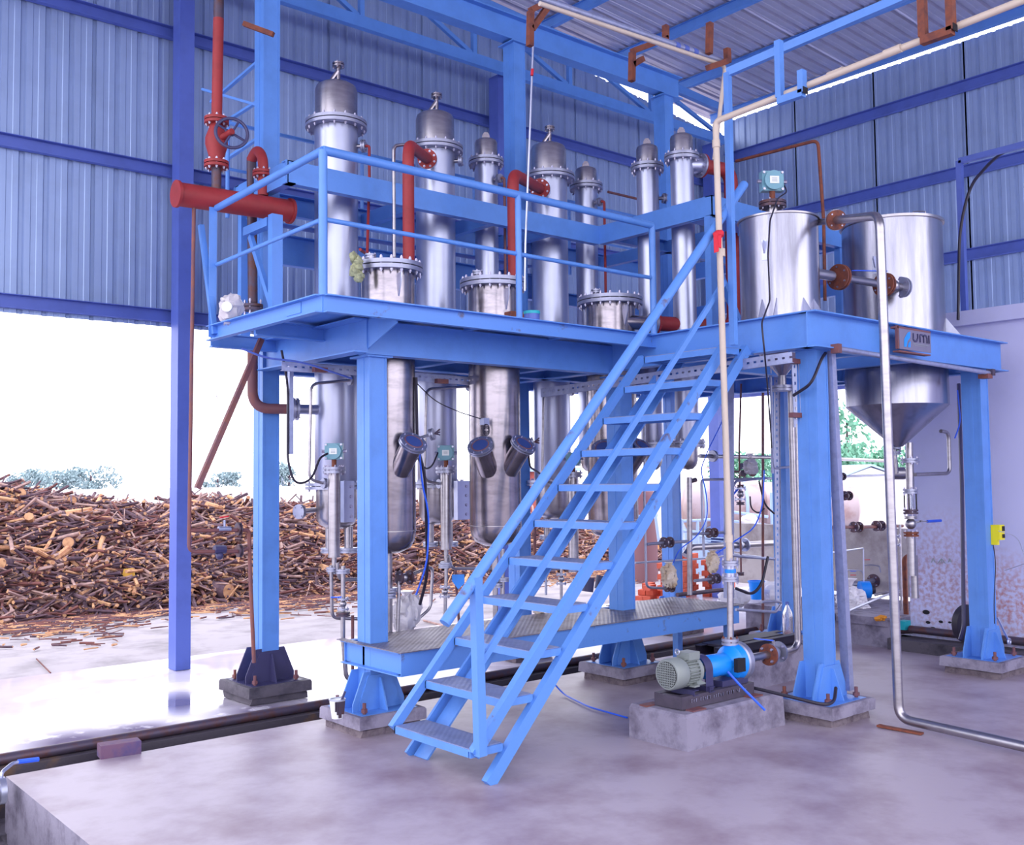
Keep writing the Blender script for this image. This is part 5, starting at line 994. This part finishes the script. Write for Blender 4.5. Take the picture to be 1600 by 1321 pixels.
# mini lever valve at the lower left corner
LV = thing('trench_valve', 'ball valve with bent blue tipped lever at the lower left trench', 'valve', A(5, 1240, Y=5.9)); c = A(2, 1236, Y=5.9)
B().disc(c, X_, .07, .03, 20).out('valve_flange', CAST, LV); B().disc(c+X_*.02, X_, .03, .012, 16).out('bore', HOLE, LV); a, m2, e_ = A(2, 1208, Y=5.9), A(20, 1193, Y=5.95), A(60, 1187, Y=5.98)
o = B().tube([c+Z_*.05, a, m2, A(30, 1191, Y=5.96)], .010, 8, .03).out('lever', SATIN, LV); B().tube([A(28, 1191, Y=5.96), e_], .013, 8).out('lever_grip', BCAB, o)
B().tube([c-X_*.3, c], .035, 12).out('pipe_stub', CAST, LV)
# items near the near plinth
c = A(527, 1123, Z=.13); t = thing('paint_tin', 'white paint tin with dark drips and a brush on the near plinth', 'tin', (c.x, c.y, .131)); B().lathe([(.034, 0), (.05, .115), (.047, .115), (.032, .004)], (c.x, c.y, .132), Z_, 20).out('tin_body', PLATE, t); B().ring((c.x, c.y, .247), Z_, .046, .053, .006, 20).out('rim', SATIN, t)
B().disc((c.x, c.y, .20), Z_, .041, .004, 18).out('paint', DKST, t); B().bar((c.x, c.y, .17), (c.x+.05, c.y-.01, .29), .012, .012).out('brush_handle', NAVY, t); d_ = B()
for k in range(5): a = -2.2+k*.25; q = V(c.x+math.cos(a)*.05, c.y+math.sin(a)*.05, .2); d_.bar(q+Z_*.04, q-Z_*(.02+.02*(k % 3))-V(math.cos(a), math.sin(a), 0)*.008, .02, .004)
d_.out('paint_drips', DKST, t)
p = A(186, 1180, Z=0); BR = B(); BR.prism([(-.055, 0), (.055, 0), (.055, .068), (.05, .075), (-.05, .075), (-.055, .068)], V(p.x-.11, p.y+.02, 0), V(p.x+.115, p.y-.01, 0)); BR.out('loose_brick', BRICKP, None, 'purple stained brick lying at the edge of the floor slab', 'brick')
c = A(1224, 1000, Z=.14); t = thing('plastic_bottle', 'clear plastic bottle with dark red liquid on the rear right plinth', 'bottle', (7.95, 5.55, .13)); bx, by = 7.95, 5.55
B().lathe([(.03, 0), (.048, .01), (.048, .17), (.044, .22), (.02, .27), (.013, .285), (.013, .3)], (bx, by, .131), Z_, 20).out('bottle_body', PETM, t); B().lathe([(.03, .004), (.043, .012), (.043, .05)], (bx, by, .131), Z_, 18).out('liquid', REDLQ, t); B().disc((bx, by, .44), Z_, .017, .02, 14).out('cap', ROYAL, t)
# ---- pump set
PB = thing('pump_block', 'large smooth concrete block carrying the pump set', 'plinth', (5.1, 4.17, 0)); x0, x1, y0, y1, h = 4.64, 5.60, 3.955, 4.42, .205
b = B(); j = lambda: random.uniform(-.008, .008); ring = [(x0, y0), ((x0+x1)/2, y0-.004), (x1, y0), (x1, y1), ((x0+x1)/2, y1), (x0, y1)]
vs_ = []
for z, e in ((0, 0), (h-.018, .004), (h, .018)):
    for (u, v) in ring: vs_.append(V(u+(e if u < 5.1 else -e)+j(), v+(e if v < 4.2 else -e)+j(), z))
b.add(vs_, [[i*6+k, i*6+(k+1) % 6, (i+1)*6+(k+1) % 6, (i+1)*6+k] for i in range(2) for k in range(6)]+[[12, 13, 16, 17], [13, 14, 15, 16]]); b.out('block', CONC2, PB)
b = B().box(5.95, 7.2, 4.75, 5.10, 0, .26); b.out('concrete_block', CONC2, None, 'streaked concrete block behind the pump under the walkway end', 'plinth')
t = thing('black_base_frame', 'black steel base frame lying on the streaked concrete block', 'frame', (6.5, 4.93, .26)); B().chan((6.02, 4.85, .30), (7.05, 4.85, .30), .06, .08, .006).out('side_channel', BLACK, t); B().chan((6.02, 5.03, .30), (7.05, 5.03, .30), .06, .08, .006).out('side_channel', BLACK, t); B().box(6.1, 6.9, 4.86, 5.03, .33, .345).out('top_plate', BLACK, t)
PS = thing('pump_set', 'grey electric motor coupled to a bright blue centrifugal pump on a steel channel base', 'pump', (5.1, 4.17, h)); yc = 4.15; zb2 = h
bz = zb2+.075
for yy, fl in ((4.05, 1), (4.27, -1)): B().chan((4.72, yy, zb2+.045), (5.42, yy, zb2+.04), .05, .075, .006, flip=-fl).out('base_channel', DKB, PS)
B().chan((4.72, 4.05, zb2+.045), (4.72, 4.27, zb2+.04), .04, .075, .006, flip=1).out('base_channel', DKB, PS)
for x, y in ((4.70, 4.3), (4.80, 4.02), (5.36, 4.02), (5.4, 4.3)): B().box(x-.05, x+.07, y-.03, y+.03, zb2, zb2+.008).out('anchor_tab', BRN, PS)
for x in (4.82, 4.97): B().chan((x, 4.04, bz+.017), (x, 4.27, bz+.017), .045, .034, .005).out('motor_rail', NAVY, PS)
mz = bz+.035+.094; mx0, mx1 = 4.70, 4.94; px_ = mx1+.1
o = B().lathe([(.088, 0), (.095, .01), (.095, .10), (.088, .115)], (mx0, yc, mz), X_, 32).out('fan_cowl', GREYP, PS)
g = B(); g.disc((mx0-.001, yc, mz), X_, .079, .004, 28, HOLE); g2 = B()
for k in range(-5, 6):
    q = k*.0138; w_ = math.sqrt(.077**2-q*q); g2.bar((mx0-.006, yc-w_, mz+q), (mx0-.006, yc+w_, mz+q), .004, .005, up=Z_); g2.bar((mx0-.006, yc+q, mz-w_), (mx0-.006, yc+q, mz+w_), .005, .004, up=Y_)
g.out('grille_back', None, o); g2.out('fan_grille', GREYP, o, kind='stuff')
B().tube([(mx0+.11, yc, mz), (mx1-.02, yc, mz)], .074, 28).out('motor_frame', GREYP, PS); f_ = B()
for k in range(28):
    a = 2*PI*k/28; e = V(0, math.cos(a), math.sin(a))
    if abs(a-PI/2) > .3: f_.bar(V(mx0+.12, yc, mz)+e*.081, V(mx1-.03, yc, mz)+e*.081, .005, .022, up=e)
f_.out('cooling_fins', GREYP, PS, kind='stuff'); B().disc((mx1-.01, yc, mz), X_, .088, .03, 28).out('end_shield', GREYP, PS); B().box(mx0+.14, mx0+.24, yc-.06, yc+.04, mz+.075, mz+.12).out('terminal_box', GREYP, PS)
B().torus((mx0+.1, yc, mz+.125), X_, .016, .005, 14, 6).out('lifting_eye', SATIN, PS)
for s_ in (-1, 1): b = B(); b.box(mx0+.13, mx1-.06, yc+s_*.085-.02, yc+s_*.085+.02, bz+.05, bz+.06); b.add([V(mx0+.17, yc+s_*.05, bz+.06), V(mx0+.25, yc+s_*.05, bz+.06), V(mx0+.25, yc+s_*.1, bz+.06), V(mx0+.17, yc+s_*.1, bz+.06), V(mx0+.19, yc+s_*.045, mz-.06), V(mx0+.23, yc+s_*.045, mz-.06), V(mx0+.23, yc+s_*.07, mz-.05), V(mx0+.19, yc+s_*.07, mz-.05)], [[0, 1, 5, 4], [1, 2, 6, 5], [2, 3, 7, 6], [3, 0, 4, 7], [4, 5, 6, 7]]); b.out('motor_foot', GREYP, PS)
gd = []; n = 16
for k in range(n+1): a = -.15+(PI+.3)*k/n; gd.append((math.cos(a)*.088, math.sin(a)*.088))
b = B(); pts = [(-.088*1.0, -(mz-bz))]+[(x, y) for x, y in gd[::-1]]+[(.088, -(mz-bz))]; o_ = [V(mx1+.02, yc+x, mz+y) for x, y in pts]+[V(mx1+.09, yc+x, mz+y) for x, y in pts]; q = len(pts); b.add(o_, [[i, i+1, q+i+1, q+i] for i in range(q-1)]); o = b.out('coupling_guard', NAVY, PS)
B().tube([(mx1, yc, mz), (mx1+.18, yc, mz)], .03, 14).out('shaft_coupling', STEEL, PS)
B().lathe([(.066, 0), (.072, .01), (.07, .2), (.06, .225)], (mx1+.10, yc, mz), X_, 28).out('bearing_housing', PBLUE, PS); br = B().lathe([(.06, .10), (.078, .14), (.11, .165), (.118, .215)], (px_+.10, yc, mz), X_, 28).out('lantern_bracket', PBLUE, PS)
B().prism([(-.045, -.042), (.035, -.042), (.035, .042), (-.045, .042)], V(px_+.235, yc-.085, mz-.0), V(px_+.235, yc-.115, mz-.0), Z_).out('lantern_window', HOLE, PS)
B().lathe([(.11, 0), (.125, .012), (.125, .05), (.1, .075), (.045, .085)], (px_+.315, yc, mz), X_, 32).out('volute_casing', CAST, PS); B().tube([(px_+.345, yc+.02, mz), (px_+.345, yc+.02, pz.z-.01)], .034, 14).out('discharge_neck', CAST, PS)
B().box(px_+.1, px_+.36, yc-.07, yc+.07, bz, bz+.04).out('pump_foot', NAVY, PS); B().tube([(px_+.385, yc, mz), (px_+.44, yc, mz)], .03, 14).out('suction_neck', STEEL, PS)
b = B()
for k in range(7): a = mz+.0; b.box(0, 0.001, 0, 0.001, 0, 0.001) if 0 else None
mk = B()
for k in range(26):
    x = 4.80+k*.021; 
    if k not in (3, 9, 15, 20, 23): w_ = .008; hh = random.choice((.012, .018, .016)); mk.box(x, x+.004, 4.0438, 4.0445, zb2+.04, zb2+.04+hh); mk.box(x, x+w_, 4.0438, 4.0445, zb2+.04+random.choice((0, hh)), zb2+.043+hh)
mk.out('chalk_marks', SATIN, PS, kind='stuff')
B().tube([A(1137, 1050, Y=3.98), A(1160, 1075, Y=3.92), A(1195, 1110, Y=3.85)], .0075, 8, .03).out('blue_tube_end', BCAB, None, 'loose stiff blue tube poking out of the pump bracket', 'tube')
sv = thing('suction_valve', 'flanged ball valve with blue lever on the pump suction side', 'valve', A(1205, 1030, Y=4.17)); ym = 4.17; fa, fb = V(5.72, yc, mz), V(5.86, yc+.02, mz)
B().tube([(5.46, yc, mz), fa], .026, 14).out('suction_pipe', STEEL, sv); B().disc(fa, X_, .072, .016, 24).out('brown_flange', RUST, sv); B().disc(fa+X_*.02, X_, .07, .016, 24).out('pale_flange', CAST, sv); B().disc(fb, X_, .07, .016, 24).out('pale_flange', CAST, sv); B().bolts(fa, X_, .054, 4, .01, .06).out('bolts', BOLT, sv, kind='stuff'); B().bolts(fb, X_, .054, 4, .01, .05).out('bolts', BOLT, sv, kind='stuff')
B().ball((fa+fb)*.5, .05, 16, 10).out('valve_body', STEEL, sv); q = (fa+fb)*.5; B().tube([q, q+Z_*.085], .01, 8).out('valve_stem', STEEL, sv); B().bar(q+Z_*.085, q+Z_*.1-RX*.13, .022, .006).out('lever_handle', BCAB, sv); B().tube([fb, (6.02, 4.32, mz)], .026, 12).out('suction_pipe', STEEL, sv)
# ================================================================ OUTSIDE
def AD(px, py, depth): return CAM+(_f+RT*((px-800)/FPX)-UP*((py-660.5)/FPX))*depth
CREST = [(-2, 0), (-1, 1.0), (1, 1.6), (3.6, 1.5), (4.3, 1.36), (5.0, 1.24), (5.9, 1.12), (6.8, 1.26), (7.7, 1.1), (10, 1.08), (12.1, .94), (15, .55), (17, 0), (99, 0)]
def crest(X):
    for (a, h), (b, g) in zip(CREST, CREST[1:]):
        if X <= b: return h+(g-h)*max(0, X-a)/(b-a)
    return 0
def hz(X, Y):
    y0 = 13.15+.3*math.sin(X*.9); t = (Y-y0)/2.5
    if t <= 0: return 0
    if t > 1.25: t = max(0, 1-(t-1.25)*.9)
    t = min(t, 1); return crest(X)*math.sin(t*PI/2)**.8+.05*math.sin(X*5+Y*3)*t
md = B(); nx, ny = 60, 26; vs_ = []
for i in range(nx+1):
    for j in range(ny+1):
        X = -2+19.5*i/nx; Y = 12.8+6.4*j/ny; vs_.append(V(X, Y, hz(X, Y)-.07+random.uniform(-.03, .03)))
md.add(vs_, [[i*(ny+1)+j, (i+1)*(ny+1)+j, (i+1)*(ny+1)+j+1, i*(ny+1)+j+1] for i in range(nx) for j in range(ny)])
def stickgeo(mb, c, d, L, r, mb_, bend=0, n=6):
    d = d.normalized(); s_, u_, _ = frame(d); m2 = random.uniform(-bend, bend)
    pts = [c-d*L/2, c+s_*m2*L*.5+u_*m2*L*.2, c+d*L/2]; rr = [r, r*.95, r*random.uniform(.6, 1)]; o = len(mb.v)
    for p, q in zip(pts, rr):
        for k in range(n): t = 2*PI*k/n; mb.v.append(p+s_*(math.cos(t)*q)+u_*(math.sin(t)*q*.9))
    a, b_ = mb.mi(mb_), mb.mi(CUT)
    for i in range(2):
        for k in range(n): mb.f.append([o+i*n+k, o+i*n+(k+1) % n, o+(i+1)*n+(k+1) % n, o+(i+1)*n+k]); mb.m.append(a)
    mb.f.append([o+k for k in range(n)][::-1]); mb.m.append(b_); mb.f.append([o+2*n+k for k in range(n)]); mb.m.append(b_)
def onpile(front=True):
    while 1:
        X = random.uniform(.8, 16.8); Y = random.uniform(13.0, 16.6)
        if hz(X, Y) > .01: return X, Y
def sdir():
    a = random.gauss(0, 1.0)+(.0 if random.random() < .6 else 1.4); return V(math.cos(a-.4), math.sin(a-.4), random.gauss(0, .28)+.22*math.sin(a))
pl = B(); pool = [BARK, BARK, BARK2, BARK3, BARK, BARK2, BARK3]
for m_ in (BARK, BARK2, BARK3, CUT): pl.mi(m_)
for i in range(11000):
    X, Y = onpile(); r = random.choice((.009, .012, .015, .018, .022, .028)); stickgeo(pl, V(X, Y, hz(X, Y)+random.uniform(-.05, .07)), sdir(), random.uniform(.15, .75), r, random.choice(pool) if random.random() > .07 else CUT, .12, 5)
md_o = md.out('pile_core', DEBRIS, None, 'dark reddish heap of bark and litter inside the wood pile', 'wood pile', kind='stuff')
pl.out('firewood_heap', None, None, 'big heap of countless sticks and split logs in the yard behind the drain', 'wood pile', kind='stuff')
# 300 sticks one by one, on the outside of the heap
protos = []
for i in range(16):
    mb = B(); r = random.choice((.02, .025, .03, .036)) if i < 13 else random.choice((.05, .06)); L = random.uniform(.3, .85) if i < 12 else random.uniform(.22, .4)
    stickgeo(mb, V(0, 0, 0), X_, L, r, pool[i % 7] if i % 5 else CUT, .14, 8); protos.append((mb, r))
pm = []
for mb, r in protos:
    o = mb.out('firewood_stick', None, None, loc=(0, 0, 0)); pm.append((o, r))
for i in range(300):
    src, r = pm[i % 16]
    o = src if i < 16 else src.copy()
    if i >= 16: COL.objects.link(o)
    X = random.uniform(2.6, 14.5); Y = random.uniform(13.2, 15.8); d = sdir()
    if hz(X, Y) < .05: Y += .5
    o.matrix_world = Matrix.Translation((X, Y, hz(X, Y)+.05+r*.3)) @ d.to_track_quat('X', 'Z').to_matrix().to_4x4()
    tag(o, 'loose stick or split log on the face of the wood pile', 'firewood', 'firewood on the pile face')
# litter at the foot
lt = B()
for m_ in (BARK2, BARK, CUT): lt.mi(m_)
for i in range(7000):
    X = random.uniform(0, 17); Y = 13.4-abs(random.gauss(0, .85+.2*math.sin(X*2.3))); L = random.uniform(.04, .3); a = random.gauss(.1, .7); stickgeo(lt, V(X, Y, .006), V(math.cos(a), math.sin(a), 0), L, random.uniform(.005, .014), random.choice((BARK2, BARK2, BARK, CUT)), .1, 4)
lt.out('bark_litter', None, None, 'reddish scatter of bark and chips in front of the wood pile', 'litter', kind='stuff')
B().box(-2, 17, 12.75, 13.5, -.03, .004).out('litter_bed', DEBRIS, None, 'brown trodden litter layer at the foot of the wood pile', 'litter', kind='stuff')
ft = B()
for m_ in (BARK, BARK2, BARK3, CUT): ft.mi(m_)
for i in range(3200):
    X = random.uniform(.8, 16.8); Y = random.uniform(12.8, 13.7); stickgeo(ft, V(X, Y, max(.01, hz(X, Y))+random.uniform(0, .06)), sdir(), random.uniform(.15, .7), random.choice((.009, .014, .02, .026)), random.choice(pool) if random.random() > .08 else CUT, .12, 5)
ft.out('firewood_fringe', None, None, 'low fringe of thin sticks scattered along the foot of the wood pile', 'wood pile', kind='stuff')
# remarkable pieces
def hit(px, py):
    D_ = 9.0
    while D_ < 30:
        p = AD(px, py, D_)
        if p.z < hz(p.x, p.y)+.07: return p
        D_ += .04
    return p
t = thing('log_stump', 'short thick dark log with round orange cut face at the pile foot', 'log', A(345, 938, Z=0)); c = A(345, 938, Z=0)+V(-.1, -.25, .15); d = (RX*.85+TC*.5).normalized(); b = B(); b.lathe([(.10, -.17), (.125, -.16), (.12, .0), (.105, .13)], c, d, 16, BARK); b.out('bark_body', None, t); B().disc(c+d*.13, d, .098, .008, 18).out('cut_face', CUT, t)
c = A(118, 957, Z=0)+Z_*.1; t = B(); t.tube([c+RX*.32, c+RX*.12-Z_*.02, c-RX*.02+Z_*.02, c-RX*.1+Z_*.15, c-RX*.14+Z_*.32], [.07, .075, .075, .05, .04], 12, 0); t.out('curved_branch', BARK2, None, 'thick curved branch stump bending upward at the pile foot', 'branch')
c = hit(206, 897)+TC*.06; B().prism([(-.08, -.06), (.03, -.08), (.09, .0), (.07, .07), (-.04, .08)], c, c-TC*-.03, Z_).out('yellow_wood_chunk', YEL if 0 else mat('yellow_wood', S(214, 168, 70), .8), None, 'yellow freshly split chunk lying on the pile face', 'wood chunk')
for (px, py, D_, l) in ((113, 847, 13.4, 'round pale cut log end in the middle of the pile'), (10, 880, 13.0, 'large log end at the left edge of the pile'), (118, 783, 14.4, 'upright pale stump on the crest of the pile'), (39, 771, 14.2, 'pale round log end near the top left of the pile')):
    c = hit(px, py)+TC*.12; d = (TC+Z_*.2+RX*random.uniform(-.3, .3)).normalized(); b = B(); b.lathe([(.075, -.3), (.078, 0)], c, d, 14, BARK); b.disc(c+d*.003, d, .07, .006, 14, CUT); b.out('round_log', None, None, l, 'log')
# yard details: joint line, twig
jy = A(257, 1031, Z=0).y
pipe('thin_twig', 'thin straight twig lying on the yard near the left edge', [A(57, 1030, Z=.0), A(79, 1052, Z=.0)], .006, BARK2, 0)
pipe('thin_twig', 'pale broken twig lying beyond the walkway', [A(662, 970, Z=.0), A(700, 980, Z=.0)], .012, BARK3, 0)
# boundary wall with razor wire
BW = thing('boundary_wall', 'whitewashed compound wall topped with coiled razor wire', 'wall', (8, 24, 0)); B().box(-6, 24, 24, 24.2, -.02, 1.47).out('wall_body', WHITEW, BW)
def coil(x0, x1, label):
    b = B(); pts = []; n = int((x1-x0)/.02); R = .15
    for i in range(n): t = i*.55; pts.append(V(x0+(x1-x0)*i/n, 24.1+R*math.cos(t), 1.62+R*math.sin(t)))
    b.tube(pts, .0045, 4); o = b.out('wire_coil', GALV, None, label, 'razor wire', 'coils of razor wire on the boundary wall')
coil(2.7, 6.0, 'razor wire coil on the wall left of the building column'); coil(8.9, 10.5, 'razor wire coil on the wall between building column and far left column'); coil(11.4, 12.6, 'razor wire coil on the wall right of the far left column')
# trees
def tree(px, py_top, py_base, D_, wpx, label, m_, n=900, name='leafy_tree', sparse=0, grp='hazy trees beyond the wall'):
    top, bas = AD(px, py_top, D_), AD(px, py_base, D_); W_ = wpx*D_/FPX; t = thing(name, label, 'tree', (bas.x, bas.y, 0), grp); H_ = top.z-bas.z; lb = B()
    B().tube([(bas.x, bas.y, -.02), (bas.x, bas.y, bas.z+H_*.6)], [.12, .06], 8).out('trunk', BARK, t); b = B(); k = max(3, int(W_/(H_*.5))+2); cl = []
    for i in range(k*(3 if not sparse else 4)): cl.append((random.uniform(-.5, .5)*W_, random.uniform(-.3, .3)*min(W_, H_), bas.z+random.uniform(.12, .82)*H_, random.uniform(.16, .3)*H_*(1-sparse*.5)))
    s_ = .035*H_+.06
    for i in range(n):
        u, v, z, r = random.choice(cl); th = random.uniform(0, 2*PI); ph = math.acos(random.uniform(-1, 1)); rr = r*random.uniform(.7, 1.05)
        c = V(bas.x, bas.y, 0)+RX*u-TC*v+V(math.cos(th)*math.sin(ph)*rr*1.3, math.sin(th)*math.sin(ph)*rr*1.3, z+math.cos(ph)*rr); a = V(random.gauss(0, 1), random.gauss(0, 1), random.gauss(0, 1)).normalized(); q = a.orthogonal().normalized(); a2 = a.cross(q)
        o = len(b.v); b.v += [c-q*s_, c+a2*s_*.5, c+q*s_, c-a2*s_*.5]; b.f.append([o, o+1, o+2, o+3]); b.m.append(0)
    b.out('foliage', m_, t, smooth=False)
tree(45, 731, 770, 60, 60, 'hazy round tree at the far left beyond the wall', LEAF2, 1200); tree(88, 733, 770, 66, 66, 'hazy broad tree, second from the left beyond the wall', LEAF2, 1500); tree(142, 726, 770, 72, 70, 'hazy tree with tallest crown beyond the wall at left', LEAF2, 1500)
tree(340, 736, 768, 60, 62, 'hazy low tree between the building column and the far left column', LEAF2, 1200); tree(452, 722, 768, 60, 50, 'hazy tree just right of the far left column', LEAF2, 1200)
tree(1225, 704, 770, 45, 90, 'green tree seen behind the slotted tray at right', LEAF, 1800); tree(1310, 690, 775, 49, 80, 'green bushy tree right of the front column', LEAF, 2200); tree(1372, 688, 775, 54, 90, 'green bushy tree left of the large tank outlet', LEAF, 2200)
tree(1325, 610, 730, 63, 60, 'thin tall tree with sparse leaves right of the front column', LEAF, 500, sparse=1); tree(1165, 706, 770, 52, 70, 'green tree behind the wrapped instrument', LEAF, 1500)
# far pale shed
t = thing('far_shed', 'pale low shed with a pitched roof beyond the yard at right', 'building', AD(1345, 790, 34)); c = AD(1345, 760, 34); a, b_ = c-RX*1.3, c+RX*1.4
B().prism([(-1.2, -1.5), (1.2, -1.5), (1.2, 0.2), (0, .62), (-1.2, .2)], c-TC*2, c+TC*1, Z_).out('shed_body', WHITEW, t); B().prism([(-1.35, .16), (0, .66), (1.35, .16), (1.35, .22), (0, .72), (-1.35, .22)], c-TC*2.1, c+TC*1.1, Z_).out('shed_roof', CREAMT, t)
# storage tanks on saddles
def htank(px0, py0, px1, py1, D_, r, m_, label):
    a, b_ = AD(px0, py0, D_), AD(px1, py1, D_); b_.z = a.z; d = (b_-a).normalized(); L = (b_-a).length; t = thing('horizontal_storage_tank', label, 'tank', ((a.x+b_.x)/2, (a.y+b_.y)/2, -.02), 'storage tanks in the yard')
    B().lathe([(.001, -.12), (r*.6, -.09), (r*.92, -.03), (r, 0), (r, L), (r*.92, L+.03), (r*.6, L+.09), (.001, L+.12)], a, d, 28).out('tank_shell', m_, t)
    for k in (.2, .8):
        q = a+d*L*k; B().box(q.x-.1, q.x+.1, q.y-.3, q.y+.3, -.02, a.z-r*.8).out('saddle', CREAMT, t); B().ring(q, d, r, r+.015, .05, 28).out('strap', CREAMT, t)
    q = a+d*L*.4; B().tube([q+Z_*r*.9, q+Z_*(r+.2)], .08, 12).out('manhole', m_, t); B().disc(q+Z_*(r+.21), Z_, .13, .03, 16).out('manhole_lid', m_, t)
htank(1075, 790, 1180, 792, 17, .42, RUSTT, 'pale brownish horizontal storage tank behind the bagged valves'); htank(1190, 792, 1330, 796, 17.5, .42, RUSTT, 'pale horizontal storage tank behind the two right columns')
c = AD(1006, 770, 16); t = thing('red_brown_tank', 'reddish brown upright tank behind the stairs', 'tank', (c.x, c.y, -.02)); B().lathe([(.2, -.02), (.2, 1.3), (.16, 1.38), (.001, 1.42)], (c.x, c.y, 0), Z_, 24).out('tank_shell', mat('faded_red_tank', S(126, 84, 92), .6), t); B().ring((c.x, c.y, 1.0), Z_, .2, .215, .04, 24).out('hoop', CREAMT, t)
c = AD(835, 745, 22); t = thing('brick_hut', 'small reddish brick hut behind the lower handrail', 'building', (c.x, c.y, -.02)); B().box(c.x-.3, c.x+1.1, c.y-.1, c.y+.9, -.02, 1.75).out('hut_walls', mat('faded_brick_red', S(176, 92, 86), .85, noise=.25, nscale=14), t); B().box(c.x-.4, c.x+1.2, c.y-.2, c.y+1.0, 1.75, 1.83).out('hut_roof', CREAMT, t)
t = thing('pale_frame_stand', 'pale blue pipe frame standing among the storage tanks', 'frame', AD(1130, 850, 15)); c = AD(1130, 800, 15)
for k, (x0, y0, x1, y1) in enumerate(((1062, 815, 1120, 812), (1120, 812, 1205, 822), (1140, 800, 1200, 808), (1062, 830, 1205, 838), (1066, 812, 1066, 868), (1205, 770, 1208, 880), (1090, 812, 1090, 868), (1022, 790, 1030, 850), (1175, 806, 1190, 860))): B().tube([AD(x0, y0, 15), AD(x1, y1, 15)], .022, 8).out('frame_bar', CREAMT, t)
# brick stacks
def stack(px, py, nx_, ny_, nz_, label, m_=BRICK, a=.35, miss=.08):
    o = A(px, py, Z=-.02); t = thing('brick_stack', label, 'bricks', o, 'brick stacks beyond the walkway'); me = None; R_ = Matrix.Rotation(a, 4, 'Z')
    mb = B().box(-.11, .11, -.05, .05, 0, .068, m_); first = None
    for k in range(nz_):
        for i in range(nx_):
            for j in range(ny_):
                if (k == nz_-1 and random.random() < .35) or (j > 0 and 0 < k < nz_-1 and 0 < i < nx_-1): continue
                if first is None:
                    ob = mb.out('brick', None, t, smooth=False); first = ob; me = ob.data
                    for v in me.vertices: v.co += ROOTLOC[t.name]
                else: ob = first.copy(); COL.objects.link(ob); ob.parent = t
                L_ = R_ @ V((i-(nx_-1)/2)*.228+random.uniform(-.008, .008)+(.1 if k % 2 else 0), j*.108+random.uniform(-.006, .006), 0); ob.location = (L_.x, L_.y, k*.072); ob.rotation_euler = (0, 0, a+random.uniform(-.05, .05))
    return t
stack(1065, 936, 4, 2, 8, 'orange red brick stack left of the open standpipe'); stack(1128, 931, 3, 2, 7, 'orange red brick stack right of the open standpipe'); stack(1020, 938, 2, 2, 3, 'low broken brick stack beside the stair foot column'); stack(1010, 878, 4, 2, 6, 'tan orange brick stack farther back behind the stairs', mat('tan_brick', S(226, 160, 100), .9, noise=.3, nscale=6))
# odds and ends in the pump bay
def sack(px, py, D_, r, label, m_=SACK):
    c = AD(px, py, D_); b = B()
    for k in range(4): b.ball(c+RX*random.uniform(-.5, .5)*r+Z_*random.uniform(-.2, .2)*r, r*.75, 14, 9, sq=(1.2, 1, .8), jit=.12)
    b.out('white_sack', m_, None, label, 'sack', 'white sacks behind the pump')
sack(1150, 935, 10.4, .14, 'white sack lying at the right end of the walkway'); sack(1195, 936, 11.2, .27, 'white plastic sheet heap left of the rear right column'); sack(1218, 925, 11, .15, 'white sack just beside the rear right column foot'); sack(1165, 815, 15, .15, 'white cloth hung behind the cream pipe')
c = AD(1182, 922, 10.9); t = thing('blue_bucket', 'small bright blue bucket among the white sacks', 'bucket', c); B().lathe([(.06, -.1), (.085, .09), (.08, .09), (.056, -.09)], c, Z_, 18).out('bucket_body', PBLUE, t); B().ring(c+Z_*.09, Z_, .078, .092, .012, 18).out('rim', PBLUE, t)
for k in range(4): a, b_ = AD(1095+k*4, 838+k*5, 13.5), AD(1200, 846+k*5, 13.5); B().bar(a, b_, .3, .012).out('stacked_sheet', CREAMT, None, ('top', 'second', 'third', 'lowest')[k]+' pale sheet of the stack lying behind the cream pipe', 'sheet', 'pale sheets stacked in the yard')
